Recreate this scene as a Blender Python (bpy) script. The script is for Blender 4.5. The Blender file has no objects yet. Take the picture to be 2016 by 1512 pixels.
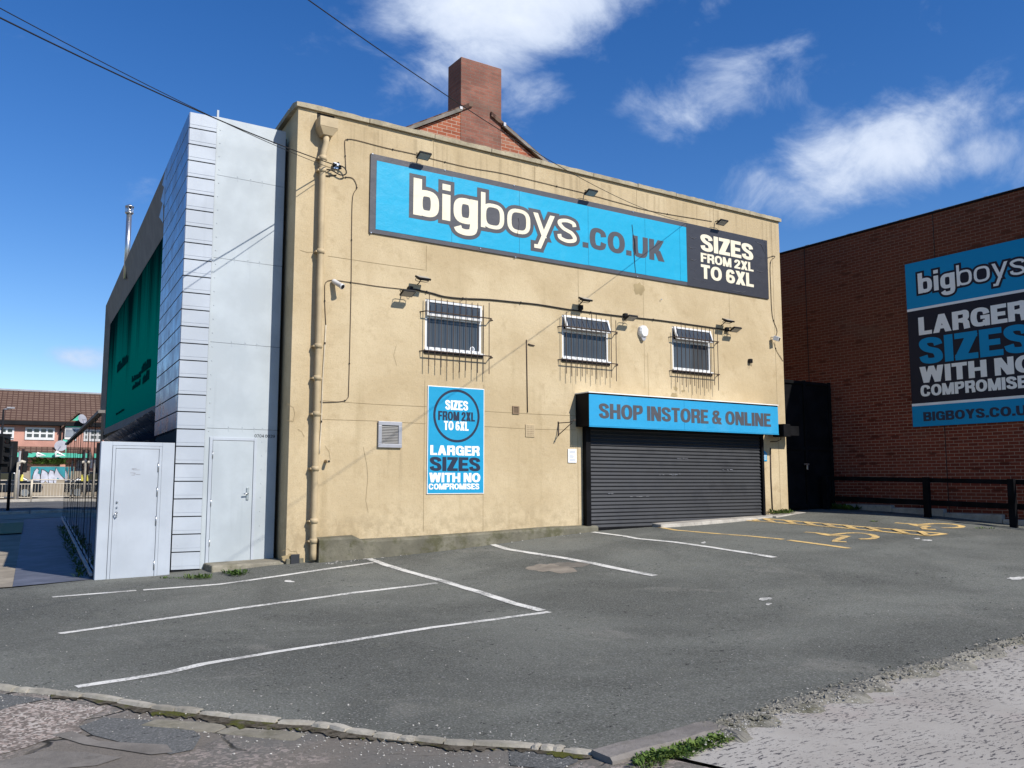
import bpy, bmesh, math, random
import numpy as np
from mathutils import Vector, Matrix, Quaternion
from mathutils.geometry import delaunay_2d_cdt

random.seed(7)
SC = bpy.context.scene
COL = SC.collection

# ------------------------------------------------------------------ camera
# World: the cream front lies in the plane Y=0 with its left corner at X=0.
FPX, YAW, PITCH = 1720.0, math.radians(33.1), math.radians(6.38)
CAM = Vector((-4.854, -14.264, 1.6))
FWD = Vector((math.sin(YAW)*math.cos(PITCH), math.cos(YAW)*math.cos(PITCH), math.sin(PITCH)))
RGT = Vector((math.cos(YAW), -math.sin(YAW), 0))
UPV = RGT.cross(FWD)
cd = bpy.data.cameras.new('camera'); cam = bpy.data.objects.new('camera', cd); COL.objects.link(cam)
cd.sensor_width = 36; cd.lens = FPX/2016*36; cd.clip_start = .05; cd.clip_end = 3000
cam.location = CAM; cam.rotation_euler = (math.pi/2+PITCH, 0, -YAW)
SC.camera = cam

# ------------------------------------------------------------------ sun and sky
SUN = Vector((.247, -.725, .643)).normalized()
SUN_EL = math.asin(SUN.z); SUN_AZ = math.atan2(SUN.x, SUN.y)
ld = bpy.data.lights.new('sun', 'SUN'); ld.energy = 4.7; ld.angle = math.radians(.53); ld.color = (1, .95, .87)
lo = bpy.data.objects.new('sun', ld); COL.objects.link(lo)
lo.rotation_mode = 'QUATERNION'; lo.rotation_quaternion = SUN.to_track_quat('Z', 'Y')
SC.view_settings.view_transform = 'Standard'; SC.view_settings.look = 'None'
SC.view_settings.exposure = 0.3; SC.view_settings.gamma = 1

def ray(px, py):
    return FWD + RGT*((px-1008)/FPX) + UPV*((756-py)/FPX)

W = bpy.data.worlds.new('World'); SC.world = W; W.use_nodes = True
def build_world():
    nt = W.node_tree; N = nt.nodes; L = nt.links; N.clear()
    out = N.new('ShaderNodeOutputWorld'); bg = N.new('ShaderNodeBackground'); bg.inputs[1].default_value = .092
    L.new(bg.outputs[0], out.inputs[0])
    sky = N.new('ShaderNodeTexSky'); sky.sky_type = 'NISHITA'; sky.sun_disc = False
    sky.sun_elevation = SUN_EL; sky.sun_rotation = SUN_AZ; sky.air_density = 1.0; sky.dust_density = 0; sky.ozone_density = 3.0
    hsv = N.new('ShaderNodeHueSaturation'); hsv.inputs['Hue'].default_value = .512; hsv.inputs['Saturation'].default_value = 1.33; hsv.inputs['Value'].default_value = 1.2
    L.new(sky.outputs[0], hsv.inputs['Color'])
    tc = N.new('ShaderNodeTexCoord')
    def math_(op, a, b=None, c=None):
        n = N.new('ShaderNodeMath'); n.operation = op
        for i, v in enumerate((a, b, c)):
            if v is None: continue
            if isinstance(v, (int, float)): n.inputs[i].default_value = v
            else: L.new(v, n.inputs[i])
        return n.outputs[0]
    def dot(vec):
        n = N.new('ShaderNodeVectorMath'); n.operation = 'DOT_PRODUCT'; L.new(tc.outputs['Generated'], n.inputs[0])
        n.inputs[1].default_value = vec; return n.outputs['Value']
    best = None
    # cloud patches: where they stand in the sky, half width, half height (in 1/1720 rad), tilt, weight
    for px, py, w, h, tilt, amp in ((990, 10, 265, 95, 4, 1.6), (930, 105, 165, 95, 20, 1.2), (1040, 200, 85, 65, 20, .95), (850, 185, 90, 45, 0, .7),
                                    (1410, 190, 165, 75, 22, 1.0), (1530, 110, 130, 45, 35, .62), (1375, 45, 120, 40, 50, .42), (1245, 205, 80, 40, 30, .46),
                                    (1690, 312, 205, 85, 20, 1.5), (1560, 385, 150, 40, 8, .75), (1900, 312, 140, 55, 12, 1.0), (2080, 330, 160, 60, 5, .9), (1960, 210, 150, 14, 14, .42),
                                    (165, 706, 75, 24, -6, .95), (300, 375, 50, 60, 50, .48), (300, 300, 120, 60, 30, .26), (1750, 90, 250, 80, 15, .22), (1250, 400, 200, 30, 14, .3)):
        c = ray(px, py).normalized(); r = (RGT - c*RGT.dot(c)).normalized(); u = r.cross(c)*-1
        if u.z < 0: u = -u
        t = math.radians(tilt); r2 = r*math.cos(t)+u*math.sin(t); u2 = u*math.cos(t)-r*math.sin(t)
        dc = dot(c); a = math_('DIVIDE', dot(r2*(FPX/w)), dc); b = math_('DIVIDE', dot(u2*(FPX/h)), dc)
        d2 = math_('ADD', math_('MULTIPLY', a, a), math_('MULTIPLY', b, b))
        g = math_('MULTIPLY', math_('POWER', 2.718, math_('MULTIPLY', d2, -.9)), amp)
        g = math_('MULTIPLY', g, math_('GREATER_THAN', dc, .2))
        best = g if best is None else math_('MAXIMUM', best, g)
    mp = N.new('ShaderNodeMapping'); L.new(tc.outputs['Generated'], mp.inputs['Vector'])
    mp.inputs['Rotation'].default_value = (0.3, .5, .35); mp.inputs['Scale'].default_value = (7.5, 11, 13.5)
    nz = N.new('ShaderNodeTexNoise'); L.new(mp.outputs[0], nz.inputs['Vector'])
    nz.inputs['Scale'].default_value = 1.0; nz.inputs['Detail'].default_value = 12; nz.inputs['Roughness'].default_value = .62; nz.inputs['Distortion'].default_value = .35
    dens = math_('ADD', best, math_('MULTIPLY', math_('SUBTRACT', nz.outputs['Fac'], .52), 2.3))
    mr = N.new('ShaderNodeMapRange'); mr.interpolation_type = 'SMOOTHSTEP'; L.new(dens, mr.inputs['Value'])
    mr.inputs['From Min'].default_value = .33; mr.inputs['From Max'].default_value = 1.35
    soft = math_('MULTIPLY', mr.outputs[0], .93)
    mr2 = N.new('ShaderNodeMapRange'); L.new(dens, mr2.inputs['Value']); mr2.inputs['From Min'].default_value = .7; mr2.inputs['From Max'].default_value = 2.0
    cc = N.new('ShaderNodeMix'); cc.data_type = 'RGBA'; L.new(mr2.outputs[0], cc.inputs[0])
    cc.inputs[6].default_value = (4.6, 5.6, 7.6, 1); cc.inputs[7].default_value = (8.6, 9.2, 10.2, 1)
    mx = N.new('ShaderNodeMix'); mx.data_type = 'RGBA'; L.new(soft, mx.inputs[0]); L.new(hsv.outputs[0], mx.inputs[6]); L.new(cc.outputs[2], mx.inputs[7])
    L.new(mx.outputs[2], bg.inputs[0])
build_world()

# ------------------------------------------------------------------ survey helpers: sight line of the photograph met with a real plane
def on_plane(px, py, n, p0):
    d = ray(px, py); n = Vector(n); return CAM + d*((Vector(p0)-CAM).dot(n)/d.dot(n))
def fac(px, py, y=0.0): return on_plane(px, py, (0, 1, 0), (0, y, 0))
XB = 14.7                                     # plane of the brick wall
def brk(px, py, x=XB): return on_plane(px, py, (1, 0, 0), (x, 0, 0))
A45 = math.radians(4.5)
E1 = Vector((math.cos(A45), -math.sin(A45), 0)); E2 = Vector((math.sin(A45), math.cos(A45), 0)); O2 = Vector((-1.70, .5, 0))
def loc(s, t, z): return O2 + E1*s + E2*t + Vector((0, 0, z))       # frame of the clad building and its street
def hp(px, py, t):
    p = on_plane(px, py, E2, O2+E2*t); return ((p-O2).dot(E1), p.z)

# terrain: thin plate spline through levelled points
CP = [(-.05, 0, .26), (1.42, 0, .296), (1.42, -1.4, .215), (1.42, -2.6, .13), (1.42, -4.04, .065), (1.42, -5.34, .03), (3.97, 0, .44), (3.97, -1.4, .38), (3.97, -2.87, .30),
      (3.97, -4.53, .233), (6.25, -.1, .594), (6.25, -2.19, .515), (6.25, -4.8, .41), (8.1, 0, .645), (8.1, -2.3, .56), (8.1, -4.8, .48), (11.2, .28, .76), (11.2, -2.9, .65), (11.2, -4.58, .573),
      (12.45, 0, .85), (14.7, .3, .92), (14.1, -2.6, .80), (14.1, -4.4, .66), (14.3, -7.5, .47), (-2.8, .35, .14), (-1.75, .35, .15), (-3.6, -1, .08), (-4, 1, .09),
      (-3.9, -6.3, 0), (-4.35, -6.06, 0), (-2.5, -8.8, 0), (-1.4, -9.9, 0), (0, -10.2, .03), (4.8, -9.3, .09), (-4.85, -14.3, 0), (.3, -11.5, .02), (5, -12, .08), (10, -9, .3),
      (-3.7, 5, .17), (-3.5, 10, .26), (-3, 18, .36), (-4, 27, .46), (-5, 37, .62), (-4, 45, .8), (-8, 62, 1.0), (-30, 62, 1.0), (25, 60, 1.0), (-20, 0, .0), (-25, 30, .45), (-20, -16, 0), (30, -14, .5), (40, 0, .9), (45, 60, 1.0),
      (-20, -50, 0), (30, -50, .3), (6, 6, .7), (14, 8, .95)]
_P = np.array([(a, b) for a, b, c in CP]); _Z = np.array([c for a, b, c in CP])
def _U(r2): return np.where(r2 > 1e-12, r2*np.log(np.maximum(r2, 1e-12)), 0)
_n = len(CP); _K = _U(((_P[:, None]-_P[None])**2).sum(-1)) + np.eye(_n)*.6
_A = np.zeros((_n+3, _n+3)); _A[:_n, :_n] = _K; _A[:_n, _n:] = np.c_[np.ones(_n), _P]; _A[_n:, :_n] = _A[:_n, _n:].T
_S = np.linalg.solve(_A, np.r_[_Z, 0, 0, 0])
def hgt(x, y):
    if x < -40 or x > 50 or y > 70 or y < -50:
        x2 = min(max(x, -40), 50); y2 = min(max(y, -50), 70); return hgt(x2, y2)
    r2 = ((_P-np.array((x, y)))**2).sum(1)
    return float(_U(r2)@_S[:_n] + _S[_n] + _S[_n+1]*x + _S[_n+2]*y)
def gnd(px, py):
    z = .2
    for _ in range(25):
        p = on_plane(px, py, (0, 0, 1), (0, 0, z)); z = .5*z+.5*hgt(p.x, p.y)
    p.z = hgt(p.x, p.y); return p

# ------------------------------------------------------------------ materials
def new_mat(name):
    m = bpy.data.materials.new(name); m.use_nodes = True
    return m, m.node_tree.nodes, m.node_tree.links, m.node_tree.nodes['Principled BSDF']
class NB:
    """small node helper"""
    def __init__(s, name, rough=.8, metal=0, spec=.5):
        s.m, s.N, s.L, s.P = new_mat(name)
        s.P.inputs['Roughness'].default_value = rough; s.P.inputs['Metallic'].default_value = metal
        s.P.inputs['Specular IOR Level'].default_value = spec*.6
        s.tc = s.N.new('ShaderNodeTexCoord').outputs['Object']
    def put(s, sock, v):
        if hasattr(v, 'is_output'): s.L.new(v, sock)
        else: sock.default_value = v if not (isinstance(v, tuple) and len(v) == 3 and sock.type == 'RGBA') else (*v, 1)
    def mapping(s, scale=(1, 1, 1), rot=(0, 0, 0), vec=None):
        n = s.N.new('ShaderNodeMapping'); s.L.new(vec or s.tc, n.inputs[0]); n.inputs['Scale'].default_value = scale; n.inputs['Rotation'].default_value = rot; return n.outputs[0]
    def noise(s, scale, detail=4, rough=.55, vec=None, dist=0):
        n = s.N.new('ShaderNodeTexNoise'); s.L.new(vec or s.tc, n.inputs['Vector'])
        n.inputs['Scale'].default_value = scale; n.inputs['Detail'].default_value = detail; n.inputs['Roughness'].default_value = rough; n.inputs['Distortion'].default_value = dist
        return n.outputs['Fac']
    def voro(s, scale, feature='F1', vec=None, out='Distance', rnd=1):
        n = s.N.new('ShaderNodeTexVoronoi'); n.feature = feature; s.L.new(vec or s.tc, n.inputs['Vector']); n.inputs['Scale'].default_value = scale; n.inputs['Randomness'].default_value = rnd
        return n.outputs[out]
    def ramp(s, v, a, b, lo=0, hi=1):
        n = s.N.new('ShaderNodeMapRange'); n.interpolation_type = 'SMOOTHSTEP'; s.put(n.inputs['Value'], v)
        n.inputs['From Min'].default_value = a; n.inputs['From Max'].default_value = b; n.inputs['To Min'].default_value = lo; n.inputs['To Max'].default_value = hi; return n.outputs[0]
    def mix(s, f, a, b, mode='MIX'):
        n = s.N.new('ShaderNodeMix'); n.data_type = 'RGBA'; n.blend_type = mode
        s.put(n.inputs[0], f); s.put(n.inputs[6], a); s.put(n.inputs[7], b); return n.outputs[2]
    def mth(s, op, a, b=0.0):
        n = s.N.new('ShaderNodeMath'); n.operation = op; s.put(n.inputs[0], a); s.put(n.inputs[1], b); return n.outputs[0]
    def bump(s, h, strength=.4, dist=.01):
        n = s.N.new('ShaderNodeBump'); n.inputs['Strength'].default_value = strength; n.inputs['Distance'].default_value = dist; s.L.new(h, n.inputs['Height']); s.L.new(n.outputs[0], s.P.inputs['Normal'])
    def col(s, v): s.put(s.P.inputs['Base Color'], v); return s
    def sep(s, vec=None):
        n = s.N.new('ShaderNodeSeparateXYZ'); s.L.new(vec or s.tc, n.inputs[0]); return n.outputs
    def comb(s, x, y, z=0.0):
        n = s.N.new('ShaderNodeCombineXYZ'); s.put(n.inputs[0], x); s.put(n.inputs[1], y); s.put(n.inputs[2], z); return n.outputs[0]
def sc(c, k): return tuple(min(1, v*k) for v in c)
def plain(name, c, rough=.7, metal=0, var=.14, scale=2.5, bump=0, bs=60, spec=.5, fine=.08):
    b = NB(name, rough, metal, spec)
    a = b.mix(b.ramp(b.noise(scale, 5), .35, .68), sc(c, 1-var), sc(c, 1+var))
    b.col(b.mix(b.noise(scale*23, 3), sc((1, 1, 1), 1-fine*2), (1, 1, 1), 'MULTIPLY') if False else b.mix(b.ramp(b.noise(scale*21, 3), .4, .75, 0, fine), a, sc(c, .35)))
    if bump: b.bump(b.noise(bs, 4), bump, .01)
    return b.m

def m_render():
    b = NB('cream_render', .93, 0, .2)
    n1 = b.noise(.55, 6, .62, dist=.4); n2 = b.noise(3.2, 6, .65); n3 = b.noise(38, 3, .6)
    c = b.mix(b.ramp(n1, .36, .68), (.455, .355, .215), (.555, .45, .29))
    c = b.mix(b.ramp(n2, .52, .74, 0, .55), c, (.36, .27, .155))
    c = b.mix(b.ramp(n3, .48, .74, 0, .35), c, (.33, .245, .13))
    st = b.noise(1, 5, .6, b.mapping((2.6, 2.6, .22))); c = b.mix(b.ramp(st, .55, .78, 0, .38), c, (.30, .225, .12))
    sp = b.voro(9.5, 'F1'); c = b.mix(b.ramp(sp, .02, .05, .4, 0), c, (.2, .15, .09))
    z = b.sep()[2]
    dirt = b.mth('MULTIPLY', b.ramp(z, .6, 1.5, 1, 0), b.ramp(b.noise(4, 5, .7), .40, .62)); c = b.mix(b.mth('MULTIPLY', dirt, .45), c, (.25, .19, .11))
    x = b.sep()[0]; fine = b.noise(1, 4, .6, b.mapping((9, 9, .35)))
    for x0, x1, zs in ((2.45, 3.9, 4.0), (5.6, 7.0, 4.07), (8.66, 10.0, 4.05), (.2, 12.4, 8.0), (1.55, 2.1, 2.2), (11.7, 12.2, 2.7)):
        m = b.mth('MULTIPLY', b.mth('MULTIPLY', b.ramp(x, x0-.05, x0+.1), b.ramp(x, x1-.1, x1+.05, 1, 0)), b.mth('MULTIPLY', b.ramp(z, zs-1.15, zs-.05), b.ramp(z, zs, zs+.03, 1, 0)))
        c = b.mix(b.mth('MULTIPLY', m, b.ramp(fine, .48, .66, 0, .42)), c, (.24, .185, .11))
    b.col(c)
    h = b.mth('ADD', b.noise(70, 4, .7), b.mth('MULTIPLY', b.noise(9, 3), 1.2)); b.bump(h, .55, .012)
    return b.m
def m_brick(name, axis, c1, c2, mortar, sx=4.35, soot_shade=0.0, bump=.5, msz=.018, dark=None):
    b = NB(name, .9, 0, .2); x, y, z = b.sep(); u = {'x': x, 'y': y}[axis]
    v = b.comb(u, z, 0.0)
    n = b.N.new('ShaderNodeTexBrick'); b.L.new(v, n.inputs['Vector']); n.inputs['Scale'].default_value = 1; n.inputs['Brick Width'].default_value = .225; n.inputs['Row Height'].default_value = .075
    n.inputs['Mortar Size'].default_value = .006; n.inputs['Mortar Smooth'].default_value = .15; n.inputs['Bias'].default_value = 0
    vb = b.noise(1.0, 4, .6, b.comb(b.mth('MULTIPLY', u, 2.0), b.mth('MULTIPLY', z, 6.0), 0.0))
    ca = b.mix(b.ramp(vb, .35, .7), c1, c2); cb = b.mix(b.ramp(b.noise(.5, 4), .4, .65), sc(c1, .75), sc(c2, .92))
    b.L.new(ca, n.inputs['Color1']); b.L.new(cb, n.inputs['Color2']); n.inputs['Mortar'].default_value = (*mortar, 1)
    c = n.outputs['Color']
    # odd dark bricks
    cell = b.N.new('ShaderNodeTexVoronoi'); cell.inputs['Scale'].default_value = 1; cell.inputs['Randomness'].default_value = 1
    b.L.new(b.comb(b.mth('MULTIPLY', u, 1.5), b.mth('MULTIPLY', z, 5.5), 0.0), cell.inputs['Vector'])
    dk = b.ramp(cell.outputs['Distance'], .16, .26, .8 if dark else .3, 0); c = b.mix(b.mth('MULTIPLY', dk, n.outputs['Fac']) if False else dk, c, sc(c1, .45))
    if soot_shade:
        c = b.mix(b.ramp(b.noise(1.6, 5, .65), .35, .65, soot_shade*.35, soot_shade), c, (.045, .036, .035))
    c = b.mix(b.ramp(b.noise(.6, 6, .65, b.comb(b.mth('MULTIPLY', u, .9), b.mth('MULTIPLY', z, 2.2), 3.0)), .55, .72, 0, .45), c, sc(mortar, .55))
    if dark:   # upper courses darker, with an uneven edge
        zz = b.mth('ADD', z, b.mth('MULTIPLY', b.noise(1.1, 5), 2.4)); c = b.mix(b.ramp(zz, dark[0], dark[1], 0, dark[2]), c, (.085, .036, .018))
    b.col(c); h = b.mth('SUBTRACT', b.mth('MULTIPLY', b.noise(60, 3), .3), n.outputs['Fac']); b.bump(h, bump, .006)
    return b.m
def m_asphalt(name, c, warm=.0, worn=.35):
    b = NB(name, .92, 0, .25)
    n1 = b.noise(.32, 6, .62, dist=.5); n2 = b.noise(1.7, 6, .65); n3 = b.noise(55, 3, .7)
    a = b.mix(b.ramp(n1, .34, .68), sc(c, .66), sc(c, 1.22))
    a = b.mix(b.ramp(b.noise(.21, 4, .5, b.mapping((1, 2.2, 1), (0, 0, .6))), .56, .70, 0, .5), a, sc(c, .6))
    a = b.mix(b.ramp(b.noise(.45, 7, .7, dist=1.2), .57, .70, 0, .6), a, (c[0]*1.6, c[1]*1.5, c[2]*1.5))
    a = b.mix(b.ramp(n2, .52, .8, 0, worn), a, (c[0]*1.45+.01, c[1]*1.38+.01, c[2]*1.25+.01))
    a = b.mix(b.ramp(b.noise(.7, 5, .6, b.mapping((1, 1, 1), (0, 0, 1.1))), .58, .74, 0, .38), a, sc(c, .62))
    a = b.mix(b.ramp(n3, .35, .7), b.mix(.30, a, (0, 0, 0)), b.mix(.10, a, (.5, .5, .48)))
    v = b.voro(85, 'F1', out='Color'); vs = b.N.new('ShaderNodeSeparateColor'); b.L.new(v, vs.inputs[0])
    a = b.mix(b.ramp(vs.outputs[0], .84, .97, 0, .38), a, (.33, .32, .30))
    d = b.voro(7.5, 'F1'); a = b.mix(b.mth('MULTIPLY', b.ramp(d, .03, .055, 1, 0), b.ramp(n2, .5, .6)), a, (.55, .54, .5))
    pit = b.noise(15, 3, .75); a = b.mix(b.mth('MULTIPLY', b.ramp(pit, .60, .68), b.ramp(b.noise(.9, 3), .44, .56)), a, (.022, .022, .022))
    b.col(a); b.bump(b.mth('ADD', b.noise(120, 3, .8), b.mth('MULTIPLY', b.noise(20, 3), .7)), .6, .012)
    return b.m
def m_chips():
    b = NB('chip_surface', .92, 0, .25); v = b.N.new('ShaderNodeTexVoronoi'); b.L.new(b.tc, v.inputs['Vector']); v.inputs['Scale'].default_value = 48
    cs = b.N.new('ShaderNodeSeparateColor'); b.L.new(v.outputs['Color'], cs.inputs[0]); k = b.mth('MULTIPLY', b.ramp(cs.outputs[0], .3, .75), b.ramp(b.noise(1.6, 5, .65), .36, .52))
    b.col(b.mix(k, (.15, .125, .105), b.mix(cs.outputs[1], (.36, .28, .235), (.46, .42, .37)))); b.bump(k, .7, .012); return b.m
def m_dirt():
    b = NB('kerb_dirt', .95, 0, .1); c = b.mix(b.ramp(b.noise(13, 5, .7), .38, .62), (.055, .045, .03), (.15, .13, .10)); c = b.mix(b.ramp(b.noise(3.2, 5, .7), .5, .6), c, b.mix(b.noise(30, 3), (.07, .085, .018), (.12, .11, .03)))
    b.col(c); b.bump(b.noise(55, 4, .8), .9, .02); return b.m
def m_pavement():
    b = NB('old_pavement', .93, 0, .25)
    base = b.mix(b.ramp(b.noise(.55, 5, .6, dist=.6), .42, .56), (.175, .165, .145), (.205, .18, .15))
    v = b.N.new('ShaderNodeTexVoronoi'); b.L.new(b.tc, v.inputs['Vector']); v.inputs['Scale'].default_value = 42
    cs = b.N.new('ShaderNodeSeparateColor'); b.L.new(v.outputs['Color'], cs.inputs[0])
    agg = b.mth('MULTIPLY', b.ramp(cs.outputs[0], .45, .8), b.ramp(b.noise(.8, 5, .65), .47, .58))
    base = b.mix(b.mth('MULTIPLY', agg, .8), base, (.40, .335, .29))
    base = b.mix(b.ramp(b.noise(2.2, 6, .7), .56, .7, 0, .6), base, (.085, .085, .08))
    w = b.N.new('ShaderNodeTexNoise'); b.L.new(b.tc, w.inputs['Vector']); w.inputs['Scale'].default_value = 1.7; w.inputs['Detail'].default_value = 5
    wv = b.N.new('ShaderNodeMix'); wv.data_type = 'VECTOR'; wv.inputs[0].default_value = .35; b.L.new(b.tc, wv.inputs[4]); b.L.new(w.outputs['Color'], wv.inputs[5])
    cr = b.voro(1.25, 'DISTANCE_TO_EDGE', vec=wv.outputs[1]); crm = b.mth('MULTIPLY', b.ramp(cr, .004, .02, 1, 0), b.ramp(b.noise(.6, 3), .44, .54))
    base = b.mix(crm, base, (.03, .028, .022))
    base = b.mix(b.ramp(b.noise(60, 3, .8), .4, .75, 0, .4), base, (.045, .042, .04))
    b.col(base); b.bump(b.mth('SUBTRACT', b.mth('ADD', b.noise(70, 4, .8), b.mth('MULTIPLY', agg, .5)), b.mth('MULTIPLY', crm, 1.5)), .8, .015)
    return b.m
def m_apron():
    b = NB('pale_concrete', .9, 0, .25)
    c = b.mix(b.ramp(b.noise(.8, 6, .6), .35, .65), (.31, .285, .25), (.385, .36, .32)); c = b.mix(b.ramp(b.noise(.9, 4, .5, b.mapping((1, 1, 1), (0, 0, .7))), .55, .7, 0, .4), c, (.34, .275, .245))
    pit = b.noise(1, 3, .7, b.mapping((13, 42, 13), (0, 0, .55))); m = b.mth('MULTIPLY', b.ramp(pit, .565, .59), b.ramp(b.noise(2.2, 4, .6), .36, .50))
    c = b.mix(b.mth('MULTIPLY', m, .9), c, (.045, .042, .048)); c = b.mix(b.ramp(b.noise(90, 3, .7), .45, .75, 0, .4), c, (.2, .19, .18))
    b.col(c); b.bump(b.mth('SUBTRACT', b.mth('MULTIPLY', b.noise(110, 3, .7), .6), b.mth('MULTIPLY', m, .8)), .3, .006); return b.m
def m_concrete(name, c, moss=.0):
    b = NB(name, .92, 0, .25)
    k = b.mix(b.ramp(b.noise(2.2, 6, .65), .32, .7), sc(c, .72), sc(c, 1.18)); k = b.mix(b.ramp(b.noise(14, 5, .7), .52, .75, 0, .55), k, sc(c, .42))
    if moss: k = b.mix(b.ramp(b.noise(3.1, 6, .7), .47, .64, 0, moss), k, (.07, .068, .03))
    b.col(k); b.bump(b.noise(45, 5, .75), .6, .015); return b.m
def m_metal(name, c, rough=.42, metal=.25):
    b = NB(name, rough, metal, .5)
    k = b.mix(b.ramp(b.noise(1.3, 5, .6), .35, .68), sc(c, .92), sc(c, 1.05)); k = b.mix(b.ramp(b.noise(1, 5, .6, b.mapping((7, 7, .5))), .58, .78, 0, .28), k, sc(c, .70))
    k = b.mix(b.ramp(b.noise(9, 6, .7), .66, .78, 0, .3), k, sc(c, .55))
    b.col(k); b.put(b.P.inputs['Roughness'], b.ramp(b.noise(2.5, 4), .3, .7, rough-.08, rough+.12)); b.bump(b.noise(1.6, 2, .4), .06, .03); return b.m
def m_sign(name, c, fade=(.75, .9, .95), rough=.45, k=.25):
    b = NB(name, rough, 0, .4)
    st = b.noise(1, 5, .6, b.mapping((.6, .6, 5)))
    a = b.mix(b.ramp(st, .45, .72, 0, k), c, sc(c, 1.25)); a = b.mix(b.ramp(b.noise(1.2, 6, .65), .55, .72, 0, k), a, fade)
    a = b.mix(b.ramp(b.noise(14, 5, .7), .66, .76, 0, .25), a, sc(c, .5)); b.col(a); b.bump(b.noise(3.2, 4, .6), .4, .03); return b.m
def m_letter(name, c, wear, rough=.5):
    b = NB(name, rough, 0, .4); a = b.mix(b.ramp(b.noise(3.5, 6, .65), .5, .72, 0, .5), c, wear); b.col(b.mix(b.ramp(b.noise(30, 4, .7), .62, .74, 0, .4), a, sc(c, .7))); return b.m
def m_paint(name, c):
    b = NB(name, .85, 0, .3); n = b.noise(28, 5, .75); w = b.ramp(b.mth('ADD', b.mth('MULTIPLY', n, .75), b.mth('MULTIPLY', b.noise(2.3, 4), .5)), .60, .72, 0, .7)
    a = b.mix(b.ramp(b.noise(4, 5), .4, .7), c, sc(c, .82)); b.col(b.mix(w, a, (.13, .128, .12))); b.bump(b.noise(90, 3, .8), .5, .01); return b.m
def m_glass(name, c=(.012, .016, .02), rough=.03):
    b = NB(name, rough, 0, .8); b.col(b.mix(b.noise(2, 3), c, sc(c, 1.8))); b.P.inputs['IOR'].default_value = 1.5; return b.m
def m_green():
    b = NB('streaked_green', .7, 0, .0); x, y, z = b.sep()
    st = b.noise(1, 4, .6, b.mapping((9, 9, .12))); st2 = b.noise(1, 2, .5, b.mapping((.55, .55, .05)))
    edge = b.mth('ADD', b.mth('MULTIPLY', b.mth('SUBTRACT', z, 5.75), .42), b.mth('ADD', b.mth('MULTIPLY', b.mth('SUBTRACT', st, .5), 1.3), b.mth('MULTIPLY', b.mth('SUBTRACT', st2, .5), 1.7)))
    b.col(b.mix(b.ramp(edge, -.45, .6), (.0, .27, .185), (.001, .018, .018))); return b.m  # green turning near-black towards the top, with uneven streaks
def m_tiles():
    b = NB('roof_tiles', .9, 0, .2); x, y, z = b.sep(); s = b.mth('SUBTRACT', b.mth('MULTIPLY', x, E1.x), b.mth('MULTIPLY', y, -E1.y))
    n = b.N.new('ShaderNodeTexBrick'); n.offset = 0; b.L.new(b.comb(s, z, 0.0), n.inputs['Vector']); n.inputs['Scale'].default_value = 1; n.inputs['Brick Width'].default_value = .33; n.inputs['Row Height'].default_value = .19
    n.inputs['Mortar Size'].default_value = .045; n.inputs['Mortar Smooth'].default_value = .6
    c1 = b.mix(b.noise(.3, 3), (.125, .08, .058), (.15, .10, .075)); b.L.new(c1, n.inputs['Color1']); n.inputs['Color2'].default_value = (.165, .11, .083, 1); n.inputs['Mortar'].default_value = (.075, .042, .033, 1)
    b.col(n.outputs['Color']); b.bump(n.outputs['Fac'], .5, -.03); return b.m
def m_graffiti():
    b = NB('graffiti_wall', .9, 0, .2); x, y, z = b.sep(); s = b.mth('ADD', b.mth('MULTIPLY', x, E1.x), b.mth('MULTIPLY', y, E1.y))
    c = b.mix(b.noise(1.5, 5), (.27, .22, .16), (.36, .31, .24)); b.col(c); return b.m
def m_leaf(name, a, c):
    b = NB(name, .6, 0, .3); b.col(b.mix(b.ramp(b.noise(9, 3), .35, .65), a, c)); return b.m

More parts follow.
